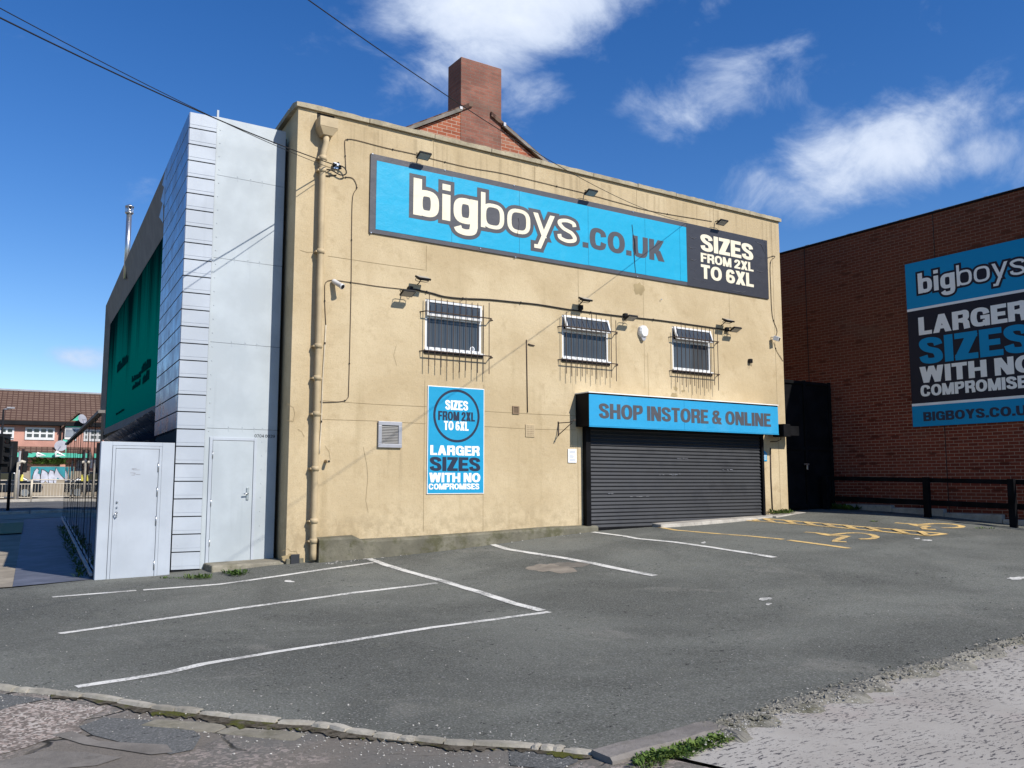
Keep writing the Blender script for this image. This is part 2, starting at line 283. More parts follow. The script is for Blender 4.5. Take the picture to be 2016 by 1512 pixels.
MT = dict(
    render=m_render(), coping=m_concrete('coping_stone', (.40, .345, .24)), plinth=m_concrete('mossy_concrete', (.17, .158, .118), .7), step=m_concrete('step_concrete', (.27, .245, .19), .4),
    sill=m_concrete('pale_sill', (.42, .39, .34)), soot_shade=plain('dark_gap', (.02, .019, .018), .95),  # near-black for joints, with the shade of holes and interiors put into its colour
    gable=m_brick('gable_brick', 'x', (.33, .10, .055), (.40, .15, .085), (.40, .33, .26)), chim=m_brick('sooty_brick', 'x', (.29, .115, .08), (.36, .16, .115), (.25, .19, .15), soot_shade=.45),
    brick=m_brick('shop_brick', 'y', (.160, .036, .021), (.215, .055, .030), (.30, .20, .145), dark=(3.8, 7.0, .52)), brickx=m_brick('shop_brick_front', 'x', (.160, .036, .021), (.215, .055, .030), (.30, .20, .145)),
    house=plain('pink_brick', (.50, .265, .205), .9, var=.1, scale=1.2), tiles=m_tiles(),
    asphalt=m_asphalt('car_park_asphalt', (.143, .146, .124)), tarmac=m_asphalt('dark_tarmac', (.115, .116, .11), worn=.3), chips=m_chips(), smooth=m_concrete('worn_concrete', (.21, .19, .165)), dirt=m_dirt(), road=m_asphalt('road_asphalt', (.10, .10, .10)), patch=m_concrete('dusty_patch', (.26, .225, .18)),
    pave=m_pavement(), apron=m_apron(), kerb=m_concrete('kerb_granite', (.40, .365, .30), .25), kerbbig=m_concrete('big_kerb', (.22, .20, .18), .3), ground=m_concrete('bare_ground', (.2, .18, .15)),
    tile=plain('slate_paving', (.12, .125, .15), .55, var=.2, scale=3), paving=plain('buff_paving', (.30, .26, .20), .85, var=.2, scale=2), grass=m_leaf('grass', (.07, .13, .03), (.12, .18, .05)),
    white_line=m_paint('white_paint', (.70, .68, .62)), yellow_line=m_paint('yellow_paint', (.74, .50, .19)),
    cyan=m_sign('cyan_sign', (.012, .33, .53), (.09, .45, .60)), cyan2=m_sign('cyan_poster', (.012, .275, .48), (.03, .33, .52), k=.12), cyan3=m_sign('cyan_panel', (.025, .29, .53), (.12, .38, .58), k=.2), cyan4=m_sign('blue_billboard', (.002, .24, .46), (.004, .26, .49), k=.05, rough=.7),
    charcoal2=m_sign('dark_vinyl', (.04, .042, .052), (.07, .07, .08), k=.25), charcoal=m_sign('charcoal_vinyl', (.075, .075, .085), (.12, .12, .13), k=.3), black_sign=m_sign('black_billboard', (.012, .012, .022), (.014, .014, .024), k=.1, rough=.6),
    cream_letter=m_letter('cream_letters', (.74, .68, .52), (.66, .55, .38)), white_letter=m_letter('white_letters', (.82, .80, .74), (.76, .73, .66)), dark_letter=m_letter('charcoal_letters', (.055, .055, .065), (.10, .10, .11)), navy_letter=m_letter('navy_letters', (.018, .028, .055), (.028, .04, .07)),
    blue_letter=m_letter('blue_letters', (.002, .24, .46), (.004, .26, .48), .7), white_trim=plain('white_trim', (.78, .77, .74), .5, var=.05),
    pvc=plain('white_pvc', (.68, .68, .67), .35, var=.05), glass=m_glass('window_glass', (.04, .046, .052)), blind=plain('vertical_blind', (.20, .225, .26), .6),
    darkglass=m_glass('black_glass', (.006, .009, .012), .015), rust=plain('rusty_iron', (.085, .062, .05), .8, .3), blackm=plain('black_paint', (.007, .007, .008), .6, var=.3, spec=.12), black=plain('black_plastic', (.012, .012, .013), .5, spec=.25),
    blackw=plain('black_timber', (.006, .006, .007), .85, var=.4, bump=.3, spec=.1), shutter=m_metal('shutter_slats', (.036, .038, .043), .48, .3), pipe=plain('cream_pipe', (.455, .355, .215), .65, var=.12), cable=plain('cable_black', (.018, .016, .014), .6), cable2=plain('cable_brown', (.10, .07, .045), .7), cablew=plain('cable_white', (.55, .48, .36), .6),
    grey=m_metal('pale_grey_metal', (.41, .445, .49), .5, .05), greyp=m_metal('pale_grey_panel', (.40, .44, .465), .5, .05), clad=m_metal('shade_toned_cladding', (.22, .26, .34), .32, .75), soffit=plain('soffit_metal', (.20, .18, .16), .75, 0, var=.08, spec=.1), gap=plain('joint_black', (.01, .011, .013), .7),
    steel=plain('steel', (.55, .56, .57), .3, .9, var=.1), alu=m_metal('grey_aluminium', (.36, .36, .38), .45, .4), louv=plain('louvre_grey', (.30, .29, .275), .6, .2), terra=plain('brown_vent', (.23, .16, .10), .8), greentxt=plain('green_print_text', (.0, .045, .042), .7, spec=0),
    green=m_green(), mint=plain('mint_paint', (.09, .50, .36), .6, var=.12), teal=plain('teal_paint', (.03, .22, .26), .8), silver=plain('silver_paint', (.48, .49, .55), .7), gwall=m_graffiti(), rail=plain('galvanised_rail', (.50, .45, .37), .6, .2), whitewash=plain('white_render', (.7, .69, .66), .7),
    led=plain('lamp_lens', (.30, .29, .27), .25, var=.1), yellow=plain('yellow_box', (.75, .65, .12), .5), redglass=plain('dark_red_lens', (.05, .008, .008), .25), carpaint=m_metal('dark_car_paint', (.015, .02, .03), .2, .3), rubber=plain('tyre_rubber', (.015, .015, .015), .8), orange=plain('orange_board', (.45, .2, .05), .6),
    weed=m_leaf('weed_leaf', (.045, .09, .016), (.12, .17, .035)), weed_dark=m_leaf('dark_weed_leaf', (.035, .07, .012), (.07, .12, .02)), moss=plain('moss', (.075, .085, .02), .95, var=.4, scale=9, bump=.8), gravel=plain('pebble', (.40, .38, .34), .85, var=.3, scale=30), rubble=m_concrete('rubble', (.235, .22, .185), .55), leafy=plain('dry_leaf', (.3, .2, .08), .8), paper=plain('notice_paper', (.80, .81, .83), .6, var=.03), darkwall=plain('dark_grey_wall', (.05, .052, .055), .7), crack=plain('render_crack', (.26, .19, .10), .95), stk=plain('stain', (.33, .255, .14), .95))

# ------------------------------------------------------------------ object helpers
class MB:
    def __init__(s): s.bm = bmesh.new()
    def poly(s, pts):
        return s.bm.faces.new([s.bm.verts.new(p) for p in pts])
    def hexa(s, b, t):          # 4 bottom points, 4 top points
        B = [s.bm.verts.new(p) for p in b]; T = [s.bm.verts.new(p) for p in t]; F = s.bm.faces.new
        F(B[::-1]); F(T)
        for i in range(4): F((B[i], B[(i+1) % 4], T[(i+1) % 4], T[i]))
        return s
    def box(s, x0, x1, y0, y1, z0, z1):
        return s.hexa([(x0, y0, z0), (x1, y0, z0), (x1, y1, z0), (x0, y1, z0)], [(x0, y0, z1), (x1, y0, z1), (x1, y1, z1), (x0, y1, z1)])
    def lbox(s, s0, s1, t0, t1, z0, z1):    # box in the frame of the clad building
        q = [(s0, t0), (s1, t0), (s1, t1), (s0, t1)]
        return s.hexa([loc(a, b, z0) for a, b in q], [loc(a, b, z1) for a, b in q])
    def obox(s, c, ax, ay, az):             # oriented box, half axes
        c, ax, ay, az = Vector(c), Vector(ax), Vector(ay), Vector(az)
        q = [(-1, -1), (1, -1), (1, 1), (-1, 1)]
        return s.hexa([c+ax*a+ay*b-az for a, b in q], [c+ax*a+ay*b+az for a, b in q])
    def prism(s, pts, d):                   # planar outline pushed along d
        d = Vector(d); A = [s.bm.verts.new(p) for p in pts]; B = [s.bm.verts.new(Vector(p)+d) for p in pts]; n = len(pts)
        s.bm.faces.new(A[::-1]); s.bm.faces.new(B)
        for i in range(n): s.bm.faces.new((A[i], A[(i+1) % n], B[(i+1) % n], B[i]))
        return s
    def tube(s, pts, r, n=6, cap=True):
        pts = [Vector(p) for p in pts]; rings = []; up = None
        for i, p in enumerate(pts):
            t = (pts[min(i+1, len(pts)-1)]-pts[max(i-1, 0)]).normalized()
            if up is None: up = t.orthogonal().normalized()
            up = (up-t*up.dot(t)); up = up.normalized() if up.length > 1e-6 else t.orthogonal().normalized()
            w = t.cross(up); rr = r[i] if isinstance(r, (list, tuple)) else r
            rings.append([s.bm.verts.new(p+up*math.cos(a)*rr+w*math.sin(a)*rr) for a in (2*math.pi*k/n for k in range(n))])
        for a, b in zip(rings, rings[1:]):
            for k in range(n):
                f = s.bm.faces.new((a[k], a[(k+1) % n], b[(k+1) % n], b[k])); f.smooth = n > 5
        if cap: s.bm.faces.new(rings[0][::-1]); s.bm.faces.new(rings[-1])
        return s
    def lathe(s, c, axis, prof, n=16):      # prof: (radius, distance along axis)
        c = Vector(c); ax = Vector(axis).normalized(); u = ax.orthogonal().normalized(); w = ax.cross(u); rings = []
        for r, h in prof: rings.append([s.bm.verts.new(c+ax*h+(u*math.cos(a)+w*math.sin(a))*max(r, 1e-4)) for a in (2*math.pi*k/n for k in range(n))])
        for a, b in zip(rings, rings[1:]):
            for k in range(n): s.bm.faces.new((a[k], a[(k+1) % n], b[(k+1) % n], b[k])).smooth = True
        s.bm.faces.new(rings[0][::-1]); s.bm.faces.new(rings[-1]); return s
    def build(s, name, mat, parent=None, local=False, bevel=0, kind=None):
        bmesh.ops.recalc_face_normals(s.bm, faces=s.bm.faces)
        me = bpy.data.meshes.new(name); s.bm.to_mesh(me); s.bm.free()
        o = bpy.data.objects.new(name, me); COL.objects.link(o); me.materials.append(MT[mat] if isinstance(mat, str) else mat)
        if parent:
            o.parent = parent
            if not local:
                p = parent; v = Vector((0, 0, 0))
                while p: v += p.location; p = p.parent
                o.location = -v
        if bevel:
            m = o.modifiers.new('bevel', 'BEVEL'); m.width = bevel; m.segments = 2; m.limit_method = 'ANGLE'
        if kind: o['kind'] = kind
        return o
def thing(name, label, cat, at=(0, 0, 0), group=None, rot=(0, 0, 0)):
    o = bpy.data.objects.new(name, None); COL.objects.link(o); o.location = at; o.rotation_euler = rot; o.empty_display_size = .2
    o['label'] = label; o['category'] = cat
    if group: o['group'] = group
    return o
def tag(o, label, cat, group=None):
    o['label'] = label; o['category'] = cat
    if group: o['group'] = group
    return o
def copy_tree(o, parent=None):
    c = o.copy(); COL.objects.link(c); c.parent = parent
    for ch in list(o.children): copy_tree(ch, c)
    return c
def spline(pts, n=6, closed=False):
    P = [np.array(p, float) for p in pts]; out = []; m = len(P)
    rng = range(m if closed else m-1)
    for i in rng:
        p0 = P[(i-1) % m] if closed or i > 0 else P[0]*2-P[1]; p1 = P[i]; p2 = P[(i+1) % m]; p3 = P[(i+2) % m] if closed or i+2 < m else P[m-1]*2-P[m-2]
        for k in range(n):
            t = k/n; out.append(tuple(.5*((2*p1)+(-p0+p2)*t+(2*p0-5*p1+4*p2-p3)*t*t+(-p0+3*p1-3*p2+p3)*t**3)))
    if not closed: out.append(tuple(P[-1]))
    return out

# ------------------------------------------------------------------ lettering: heavy grotesque drawn from strokes, merged into one flat shape
def rect(x0, y0, x1, y1): return ('R', x0, y0, x1, y1)
def dia(x0, y0, x1, y1, w): return ('D', x0, y0, x1, y1, w)
def rib(pts, V, H, closed=False): return ('T', pts, V, H, closed)
def ell(cx, cy, rx, ry, e=2.3, n=28):
    o = []
    for k in range(n):
        a = 2*math.pi*k/n; c, s_ = math.cos(a), math.sin(a)
        o.append((cx+rx*math.copysign(abs(c)**(2/e), c), cy+ry*math.copysign(abs(s_)**(2/e), s_)))
    return o
def glyph(ch, V=.22, H=.18):
    v, h = V/2, H/2
    if ch == 'S':
        w = .70; p = spline([(w-v, .68), (w-v-.05, .83), (w/2, 1-h), (v+.03, .86), (v+.005, .72), (.22, .585), (w/2, .515), (w-.2, .44), (w-v-.005, .28), (w-v-.04, .14), (w/2, h), (v+.045, .16), (v-.005, .32)], 5); return w, [rib(p, V, H)]
    if ch in 'CG':
        w = .76; p = [(w-v, .63), (w-v-.05, .81), (w/2+.02, 1-h), (v+.07, .83), (v, .5), (v+.07, .17), (w/2+.02, h), (w-v-.06, .16)] + ([(w-v, .36)] if ch == 'C' else [(w-v-.02, .3)])
        r = [rib(spline(p, 5), V, H)]
        if ch == 'G': r += [rect(w*.52, .38, w, .38+H*.9), rect(w-V*.8, 0, w, .45)]
        return w, r
    if ch in 'O0': w = .80 if ch == 'O' else .66; return w, [rib(ell(w/2, .5, w/2-v, .5-h), V, H, True)]
    if ch == 'D': w = .74; return w, [rect(0, 0, V, 1), rib(spline([(V*.7, 1-h), (w*.5, 1-h), (w-v-.04, .8), (w-v, .5), (w-v-.04, .2), (w*.5, h), (V*.7, h)], 4), V, H)]
    if ch == 'I': return V, [rect(0, 0, V, 1)]
    if ch in 'EF':
        w = .60; r = [rect(0, 0, V, 1), rect(0, 1-H, w, 1), rect(0, .5-h, w*.92, .5+h)]
        if ch == 'E': r.append(rect(0, 0, w+.02, H))
        return w, r
    if ch == 'L': w = .58; return w, [rect(0, 0, V, 1), rect(0, 0, w, H)]
    if ch == 'T': w = .64; return w, [rect(w/2-v, 0, w/2+v, 1), rect(0, 1-H, w, 1)]
    if ch == 'H': w = .74; return w, [rect(0, 0, V, 1), rect(w-V, 0, w, 1), rect(0, .5-h, w, .5+h)]
    if ch == 'N': w = .74; return w, [rect(0, 0, V*.95, 1), rect(w-V*.95, 0, w, 1), dia(v*1.15, 1, w-v*1.15, 0, V*1.15)]
    if ch == 'M': w = .88; return w, [rect(0, 0, V*.9, 1), rect(w-V*.9, 0, w, 1), dia(v*1.15, 1, w/2, 0, V*1.0), dia(w-v*1.15, 1, w/2, 0, V*1.0)]
    if ch == 'W': w = 1.06; a = V*1.05; return w, [dia(a/2, 1, w*.27, 0, a), dia(w*.5, 1, w*.27, 0, a*.92), dia(w*.5, 1, w*.73, 0, a*.92), dia(w-a/2, 1, w*.73, 0, a)]
    if ch == 'A': w = .78; a = V*1.05; return w, [dia(a/2, 0, w/2, 1, a), dia(w-a/2, 0, w/2, 1, a), rect(.18, .2, w-.18, .2+H*.85)]
    if ch == 'X': w = .74; a = V*1.2; return w, [dia(a/2, 0, w-a/2, 1, a), dia(w-a/2, 0, a/2, 1, a)]
    if ch == 'Y': w = .74; a = V*1.1; return w, [dia(w/2, .4, a/2, 1, a), dia(w/2, .4, w-a/2, 1, a), rect(w/2-v, 0, w/2+v, .45)]
    if ch == 'Z': w = .64; return w, [rect(0, 1-H, w, 1), rect(0, 0, w, H), dia(V*.6, H*.5, w-V*.6, 1-H*.5, V*1.35)]
    if ch == 'K': w = .76; a = V*1.25; return w, [rect(0, 0, V, 1), dia(V*.9, .33, w-a/2-.02, 1, a), dia(V*1.55, .5, w-a/2, 0, a)]
    if ch in 'RP':
        w = .70; r = [rect(0, 0, V, 1), rib(spline([(V*.5, 1-h), (w*.52, 1-h), (w-v-.03, .9), (w-v, .73), (w-v-.03, .56), (w*.52, .38+h), (V*.5, .38+h)], 4), V, H)]
        if ch == 'R': r.append(rib(spline([(w*.5, .46), (w-v-.04, .40), (w-v, .22), (w-v+.02, 0)], 4), V, H))
        return w, r
    if ch == 'B':
        w = .71; return w, [rect(0, 0, V, 1), rib(spline([(V*.5, 1-h), (w*.5, 1-h), (w-v-.05, .88), (w-v-.03, .74), (w-v-.07, .58), (w*.5, .52), (V*.5, .52)], 4), V, H), rib(spline([(V*.5, .50), (w*.52, .50), (w-v-.02, .42), (w-v, .27), (w-v-.03, .12), (w*.5, h), (V*.5, h)], 4), V, H)]
    if ch == 'U': w = .74; return w, [rib([(v, 1), (v, .6)] + spline([(v, .4), (v+.06, .15), (w/2, h), (w-v-.06, .15), (w-v, .4)], 5) + [(w-v, .6), (w-v, 1)], V, H)]
    if ch == '2': w = .64; return w, [rib(spline([(v, .64), (v+.05, .84), (w/2, 1-h), (w-v-.04, .86), (w-v, .70), (w-.2, .5), (.24, .28), (v+.02, .1)], 5), V, H), rect(0, 0, w, H)]
    if ch in '69':
        w = .66; r = [rib(ell(w/2, .31, w/2-v, .31-h), V, H, True), rib(spline([(w-v-.01, .72), (w-v-.06, .85), (w/2+.03, 1-h), (v+.05, .82), (v, .5), (v+.01, .32)], 5), V, H)]
        if ch == '9': r = [(q[0], [(w-x, 1-y) for x, y in q[1]], *q[2:]) for q in r]
        return w, r
    if ch == '4': w = .66; return w, [rect(w*.56, 0, w*.56+V, 1), rect(0, .22, w, .22+H), dia(V*.6, .3, w*.62, 1, V)]
    if ch == '7': w = .62; return w, [rect(0, 1-H, w, 1), dia(w*.35, 0, w-V*.6, 1-h, V)]
    if ch == '3': w = .64; return w, [rib(spline([(v, .74), (v+.05, .88), (w/2, 1-h), (w-v-.03, .86), (w-v, .72), (w-.2, .55), (w*.45, .52)], 4), V, H), rib(spline([(w*.45, .52), (w-.18, .49), (w-v, .28), (w-v-.04, .13), (w/2, h), (v+.04, .14), (v, .3)], 4), V, H)]
    if ch == '&':
        w = .80; return w, [rib(spline([(.33, .55), (.18, .72), (.22, .87), (.36, 1-h), (.50, .87), (.49, .72), (.33, .57), (.14, .42), (v, .26), (.17, .12), (.34, h), (.52, .17), (.64, .34), (.69, .46)], 4), V*.9, H*.9), dia(.30, .62, .68, 0, V*1.15)]
    if ch == '.': return V, [rect(0, 0, V, V*.95)]
    # lower case; x-height .72
    if ch == 'b': w = .66; return w, [rect(0, 0, V, 1), rib(ell(w/2+.01, .36, w/2-v-.01, .36-h, 2.9), V, H, True)]
    if ch == 'i': return V, [rect(0, 0, V, .72), rect(0, 1-.17, V, 1)]
    if ch == 'g':
        w = .66; return w, [rib(ell(w/2-.01, .36, w/2-v-.01, .36-h, 2.9), V, H, True), rib([(w-v, .72), (w-v, .3), (w-v, .05)] + spline([(w-v, -.05), (w-v-.05, -.19), (w/2, -.32+h), (v+.06, -.2), (v+.0, -.1)], 4), V, H)]
    if ch == 'o': w = .68; return w, [rib(ell(w/2, .36, w/2-v, .36-h, 2.9), V, H, True)]
    if ch == 'y': w = .66; a = V*1.15; return w, [dia(a/2, .72, w/2+.01, .02, a), dia(w-a/2, .72, w/2-.17, -.32, a), rect(.03, -.32, w/2-.12, -.32+H*1.05)]
    if ch == 's':
        w = .60; p = spline([(w-v, .52), (w-v-.04, .62), (w/2, .72-h), (v+.03, .62), (v+.01, .53), (.18, .42), (w/2, .37), (w-.16, .315), (w-v, .2), (w-v-.03, .1), (w/2, h), (v+.03, .11), (v-.01, .22)], 5); return w, [rib(p, V, H)]
    return .3, []
def stroke_polys(st, o=0.0):
    if st[0] == 'R': _, a, b, c, d = st; return [[(a-o, b-o), (c+o, b-o), (c+o, d+o), (a-o, d+o)]]
    if st[0] == 'D':
        _, x0, y0, x1, y1, w = st; k = (x1-x0)/(y1-y0); L_ = math.hypot(1, k); hw = w/2+o*L_; sg = 1 if y1 > y0 else -1
        xa, ya, xb, yb = x0-k*o*sg, y0-o*sg, x1+k*o*sg, y1+o*sg
        return [[(xa-hw, ya), (xa+hw, ya), (xb+hw, yb), (xb-hw, yb)]]
    _, pts, V, H, closed = st; P = [np.array(p) for p in pts]; n = len(P); Lf, Rt = [], []
    if o and not closed:
        P = P[:]; d = P[0]-P[1]; P[0] = P[0]+d/np.linalg.norm(d)*o; d = P[-1]-P[-2]; P[-1] = P[-1]+d/np.linalg.norm(d)*o
    for i in range(n):
        a = P[(i-1) % n] if closed or i > 0 else P[0]; b = P[(i+1) % n] if closed or i < n-1 else P[-1]
        t = (b-a)/max(np.linalg.norm(b-a), 1e-9); w = math.hypot(V*t[1], H*t[0])/2+o; nn = np.array((-t[1], t[0])); Lf.append(P[i]+nn*w); Rt.append(P[i]-nn*w)
    out = [[tuple(Lf[i]), tuple(Lf[(i+1) % n]), tuple(Rt[(i+1) % n]), tuple(Rt[i])] for i in range(n if closed else n-1)]
    if closed and o:      # the dark surround also fills the counters
        c = tuple(sum(P)/n); out += [[c, tuple(P[i]), tuple(P[(i+1) % n]), c] for i in range(n)]
    return out
def text_polys(s, V=.22, H=.18, track=.07, o=0.0, styles=None):
    x = 0; polys = []; space = .26
    for i, ch in enumerate(s):
        if ch == ' ': x += space; continue
        v, h = styles[i] if styles else (V, H); w, ss = glyph(ch, v, h)
        for st in ss: polys += [[(p+x, q) for p, q in pl] for pl in stroke_polys(st, o)]
        x += w+track
    return x-track, polys
def union2d(polys):
    vs, fs = [], []
    for pl in polys:
        for tr in ((pl[0], pl[1], pl[2]), (pl[0], pl[2], pl[3])):
            a = (tr[1][0]-tr[0][0])*(tr[2][1]-tr[0][1])-(tr[2][0]-tr[0][0])*(tr[1][1]-tr[0][1])
            if abs(a) < 1e-7: continue
            b = len(vs); vs += [Vector(p) for p in (tr if a > 0 else tr[::-1])]; fs.append([b, b+1, b+2])
    V2, E_, F_, ov, oe, of = delaunay_2d_cdt(vs, [], fs, 0, 1e-5)
    return V2, [f for f, src in zip(F_, of) if len(src)]
def lettering(name, mat, parent, s, P, U, Vv, width, height, lift, V=.22, H=.18, track=.07, o=0.0, styles=None, bold=None):
    """flat letters: P start of base line, U along, Vv up, lift = normal offset vector"""
    w, polys = text_polys(s, V, H, track, o, styles); V2, F_ = union2d(polys); k = width/w
    mb = MB(); vs = [mb.bm.verts.new(Vector(P)+Vector(U)*(v.x*k)+Vector(Vv)*(v.y*height)+Vector(lift)) for v in V2]
    for f in F_:
        try: mb.bm.faces.new([vs[i] for i in f])
        except ValueError: pass
    return mb.build(name, mat, parent)
XU, ZU, YF = Vector((1, 0, 0)), Vector((0, 0, 1)), Vector((0, -1, 0))
def wall_text(parent, mat, s, xl, xr, yb_px, yt_px, y=0.0, lift=.004, xm=None, **kw):
    """text on the cream front: left/right pixel at mid height, base and top pixel measured at xm"""
    ym = (yb_px+yt_px)/2; xm = xm if xm is not None else xl
    zb = fac(xm, yb_px, y).z; zt = fac(xm, yt_px, y).z; a = fac(xl, ym, y).x; b = fac(xr, ym, y).x
    return lettering('lettering', mat, parent, s, (a, y, zb), XU, ZU, b-a, zt-zb, YF*lift, **kw)

# ------------------------------------------------------------------ ground sheets
def sheet(name, mat, poly, step, dz, kind='structure', parent=None, jag=0):
    pts = []; n = len(poly)
    if sum(poly[i-1][0]*poly[i][1]-poly[i][0]*poly[i-1][1] for i in range(n)) < 0: poly = poly[::-1]
    for i in range(n):
        a, b = Vector(poly[i][:2]), Vector(poly[(i+1) % n][:2]); m = max(1, int((b-a).length/step))
        for k in range(m):
            p = a.lerp(b, k/m)
            if jag: p += Vector((random.uniform(-jag, jag), random.uniform(-jag, jag)))
            pts.append(p)
    nb = len(pts); xs = [p.x for p in pts]; ys = [p.y for p in pts]
    def inside(x, y):
        c = False
        for i in range(nb):
            a, b = pts[i], pts[i-1]
            if (a.y > y) != (b.y > y) and x < (b.x-a.x)*(y-a.y)/(b.y-a.y)+a.x: c = not c
        return c
    x = min(xs)+step/2
    while x < max(xs):
        y = min(ys)+step/2
        while y < max(ys):
            if inside(x, y): pts.append(Vector((x, y)))
            y += step
        x += step
    V2, E_, F_, ov, oe, of = delaunay_2d_cdt(pts, [], [list(range(nb))], 0, 1e-5)
    mb = MB(); vs = [mb.bm.verts.new((v.x, v.y, hgt(v.x, v.y)+dz)) for v in V2]
    for f, src in zip(F_, of):
        if len(src): mb.bm.faces.new([vs[i] for i in f]).smooth = True
    bmesh.ops.delete(mb.bm, geom=[v for v in mb.bm.verts if not v.link_faces], context='VERTS')
    for f in mb.bm.faces:
        if f.normal.z < 0: f.normal_flip()
    me = bpy.data.meshes.new(name); mb.bm.to_mesh(me); mb.bm.free()
    o = bpy.data.objects.new(name, me); COL.objects.link(o); me.materials.append(MT[mat])
    if parent: o.parent = parent
    elif kind: o['kind'] = kind
    return o
# one ground sheet to the horizon
gx = [-1500, -700, -300, -120, -60]+[x*1.0 for x in range(-40, 51, 2)]+[60, 120, 300, 700, 1500]
gy = [-1500, -700, -300, -120, -70]+[y*1.0 for y in range(-50, 71, 2)]+[80, 120, 300, 700, 1500]
mb = MB(); gv = [[mb.bm.verts.new((x, y, hgt(x, y)-.16)) for y in gy] for x in gx]
for i in range(len(gx)-1):
    for j in range(len(gy)-1): mb.bm.faces.new((gv[i][j], gv[i+1][j], gv[i+1][j+1], gv[i][j+1])).smooth = True
mb.build('ground', 'ground')['kind'] = 'structure'

KERB_PX = [(-330, 1318), (-150, 1333), (0, 1350), (60, 1357), (120, 1362), (200, 1372), (300, 1388), (400, 1400), (470, 1410), (560, 1418), (640, 1424), (700, 1436), (790, 1450), (870, 1456), (960, 1462), (1060, 1467), (1170, 1478)]
EDGE_PX = [(1240, 1458), (1330, 1438), (1400, 1424), (1480, 1402), (1560, 1378), (1640, 1356), (1700, 1340), (1790, 1312), (1850, 1298), (1930, 1274), (2016, 1250), (2250, 1175), (2600, 1080)]
KW = [gnd(*p) for p in KERB_PX]; EW = [gnd(*p) for p in EDGE_PX]
park_poly = [(p.x, p.y) for p in KW+EW] + [(14.9, EW[-1].y), (14.9, .42), (12.4, .5), (-.2, .6), (-1.2, .62), (-2.8, .42), (-3.80, .30), (-9, .9), (-11, -2)]
car_park = sheet('car_park', 'asphalt', park_poly, .55, 0)
sheet('pavement', 'pave', [(p.x, p.y) for p in KW] + [(EW[0].x-.05, EW[0].y-.15), (-.9, -11.2), (-1.2, -15), (-3, -20), (-14, -20), (-14, -3)], .5, -.022)
sheet('concrete_apron', 'apron', [(p.x-.02, p.y-.05) for p in EW[:-1]] + [(12, -12), (8, -20), (-2.9, -20), (-1.15, -15), (-.85, -11.2)], .5, -.022)
# street to the left, behind the car park
def lpoly(q): return [tuple(loc(s, t, 0)[:2]) for s, t in q]
footpath = sheet('footpath', 'tile', lpoly([(-2.16, -.25), (-1.06, -.15), (-1.06, 18), (-2.16, 18)]), .6, .004)
sheet('paving', 'paving', lpoly([(-2.16, 15.4), (-14, 15.4), (-14, 18.2), (-2.16, 18.2)]), .8, .0)
sheet('paving', 'paving', lpoly([(-2.16, -.2), (-2.16, 11.2), (-14, 11.2), (-14, 1.2), (-3.2, 0)]), .8, -.004)
sheet('grass_verge', 'grass', lpoly([(-2.16, 10.5), (-2.16, 15.5), (-14, 15.5), (-14, 10.5)]), .4, .03)
sheet('pavement', 'paving', lpoly([(-30, 18), (12, 18), (12, 21.5), (-30, 21.5)]), 1.5, .01)
sheet('road', 'road', lpoly([(-40, 21.5), (14, 21.5), (14, 34), (-40, 34)]), 1.5, 0)
sheet('pavement', 'paving', lpoly([(-40, 34), (14, 34), (14, 52), (-40, 52)]), 1.5, .02)
for t0, w in ((21.5, .25), (34, .25)):
    mb = MB()
    for k in range(27): mb.hexa([loc(a, b, hgt(*loc(a, b, 0)[:2])-.05) for a, b in ((-40+k*2, t0), (-38.03+k*2, t0), (-38.03+k*2, t0+w), (-40+k*2, t0+w))], [loc(a, b, hgt(*loc(a, b, 0)[:2])+.12) for a, b in ((-40+k*2, t0), (-38.03+k*2, t0), (-38.03+k*2, t0+w), (-40+k*2, t0+w))])
    mb.build('kerb', 'sill', bevel=.02)['kind'] = 'structure'

# ------------------------------------------------------------------ painted markings (thin sheets on the car park)
def ribbon(mb, pts, w, dz=.005, wob=.006):
    P = []
    for a, b in zip(pts, pts[1:]):
        m = max(1, int((b-a).length/.18))
        for k in range(m): P.append(a.lerp(b, k/m))
    P.append(pts[-1]); prev = None
    for i, p in enumerate(P):
        t = (P[min(i+1, len(P)-1)]-P[max(i-1, 0)]); t.z = 0; t.normalize(); n = Vector((-t.y, t.x, 0)); hw = w/2
        a = p+n*(hw+random.uniform(-wob, wob)); b = p-n*(hw+random.uniform(-wob, wob))
        a = mb.bm.verts.new((a.x, a.y, hgt(a.x, a.y)+dz)); b = mb.bm.verts.new((b.x, b.y, hgt(b.x, b.y)+dz))
        if prev: mb.bm.faces.new((prev[0], prev[1], b, a))
        prev = (a, b)
def marking(name, mat, lines, w, dz=.005):
    mb = MB()
    for k, l in enumerate(lines): ribbon(mb, [gnd(*p) for p in l], w, dz+k*.0012)
    return mb.build(name, mat, car_park)
for l in ([(103, 1176), (180, 1170), (268, 1163)], [(282, 1162), (430, 1151), (560, 1133), (640, 1121), (735, 1108)], [(117, 1248), (300, 1222), (500, 1194), (700, 1167), (860, 1148)],
          [(150, 1353), (250, 1338), (330, 1325), (400, 1308), (550, 1283), (700, 1260), (850, 1236), (1000, 1216), (1082, 1205)]):
    marking('parking_line', 'white_line', [l], .10, .005)
for l in ([(722, 1099), (760, 1113), (800, 1125), (870, 1144), (950, 1168), (1010, 1188), (1068, 1203)], [(965, 1071), (1000, 1082), (1050, 1090), (1110, 1099), (1170, 1110), (1230, 1123), (1290, 1134)],
          [(1167, 1048), (1230, 1056), (1255, 1061), (1330, 1068), (1400, 1078), (1525, 1098)]):
    marking('parking_line', 'white_line', [l], .125, .007)
z8 = lambda q: [(1400+x/3.2727, 730+y/3.2727) for x, y in q]
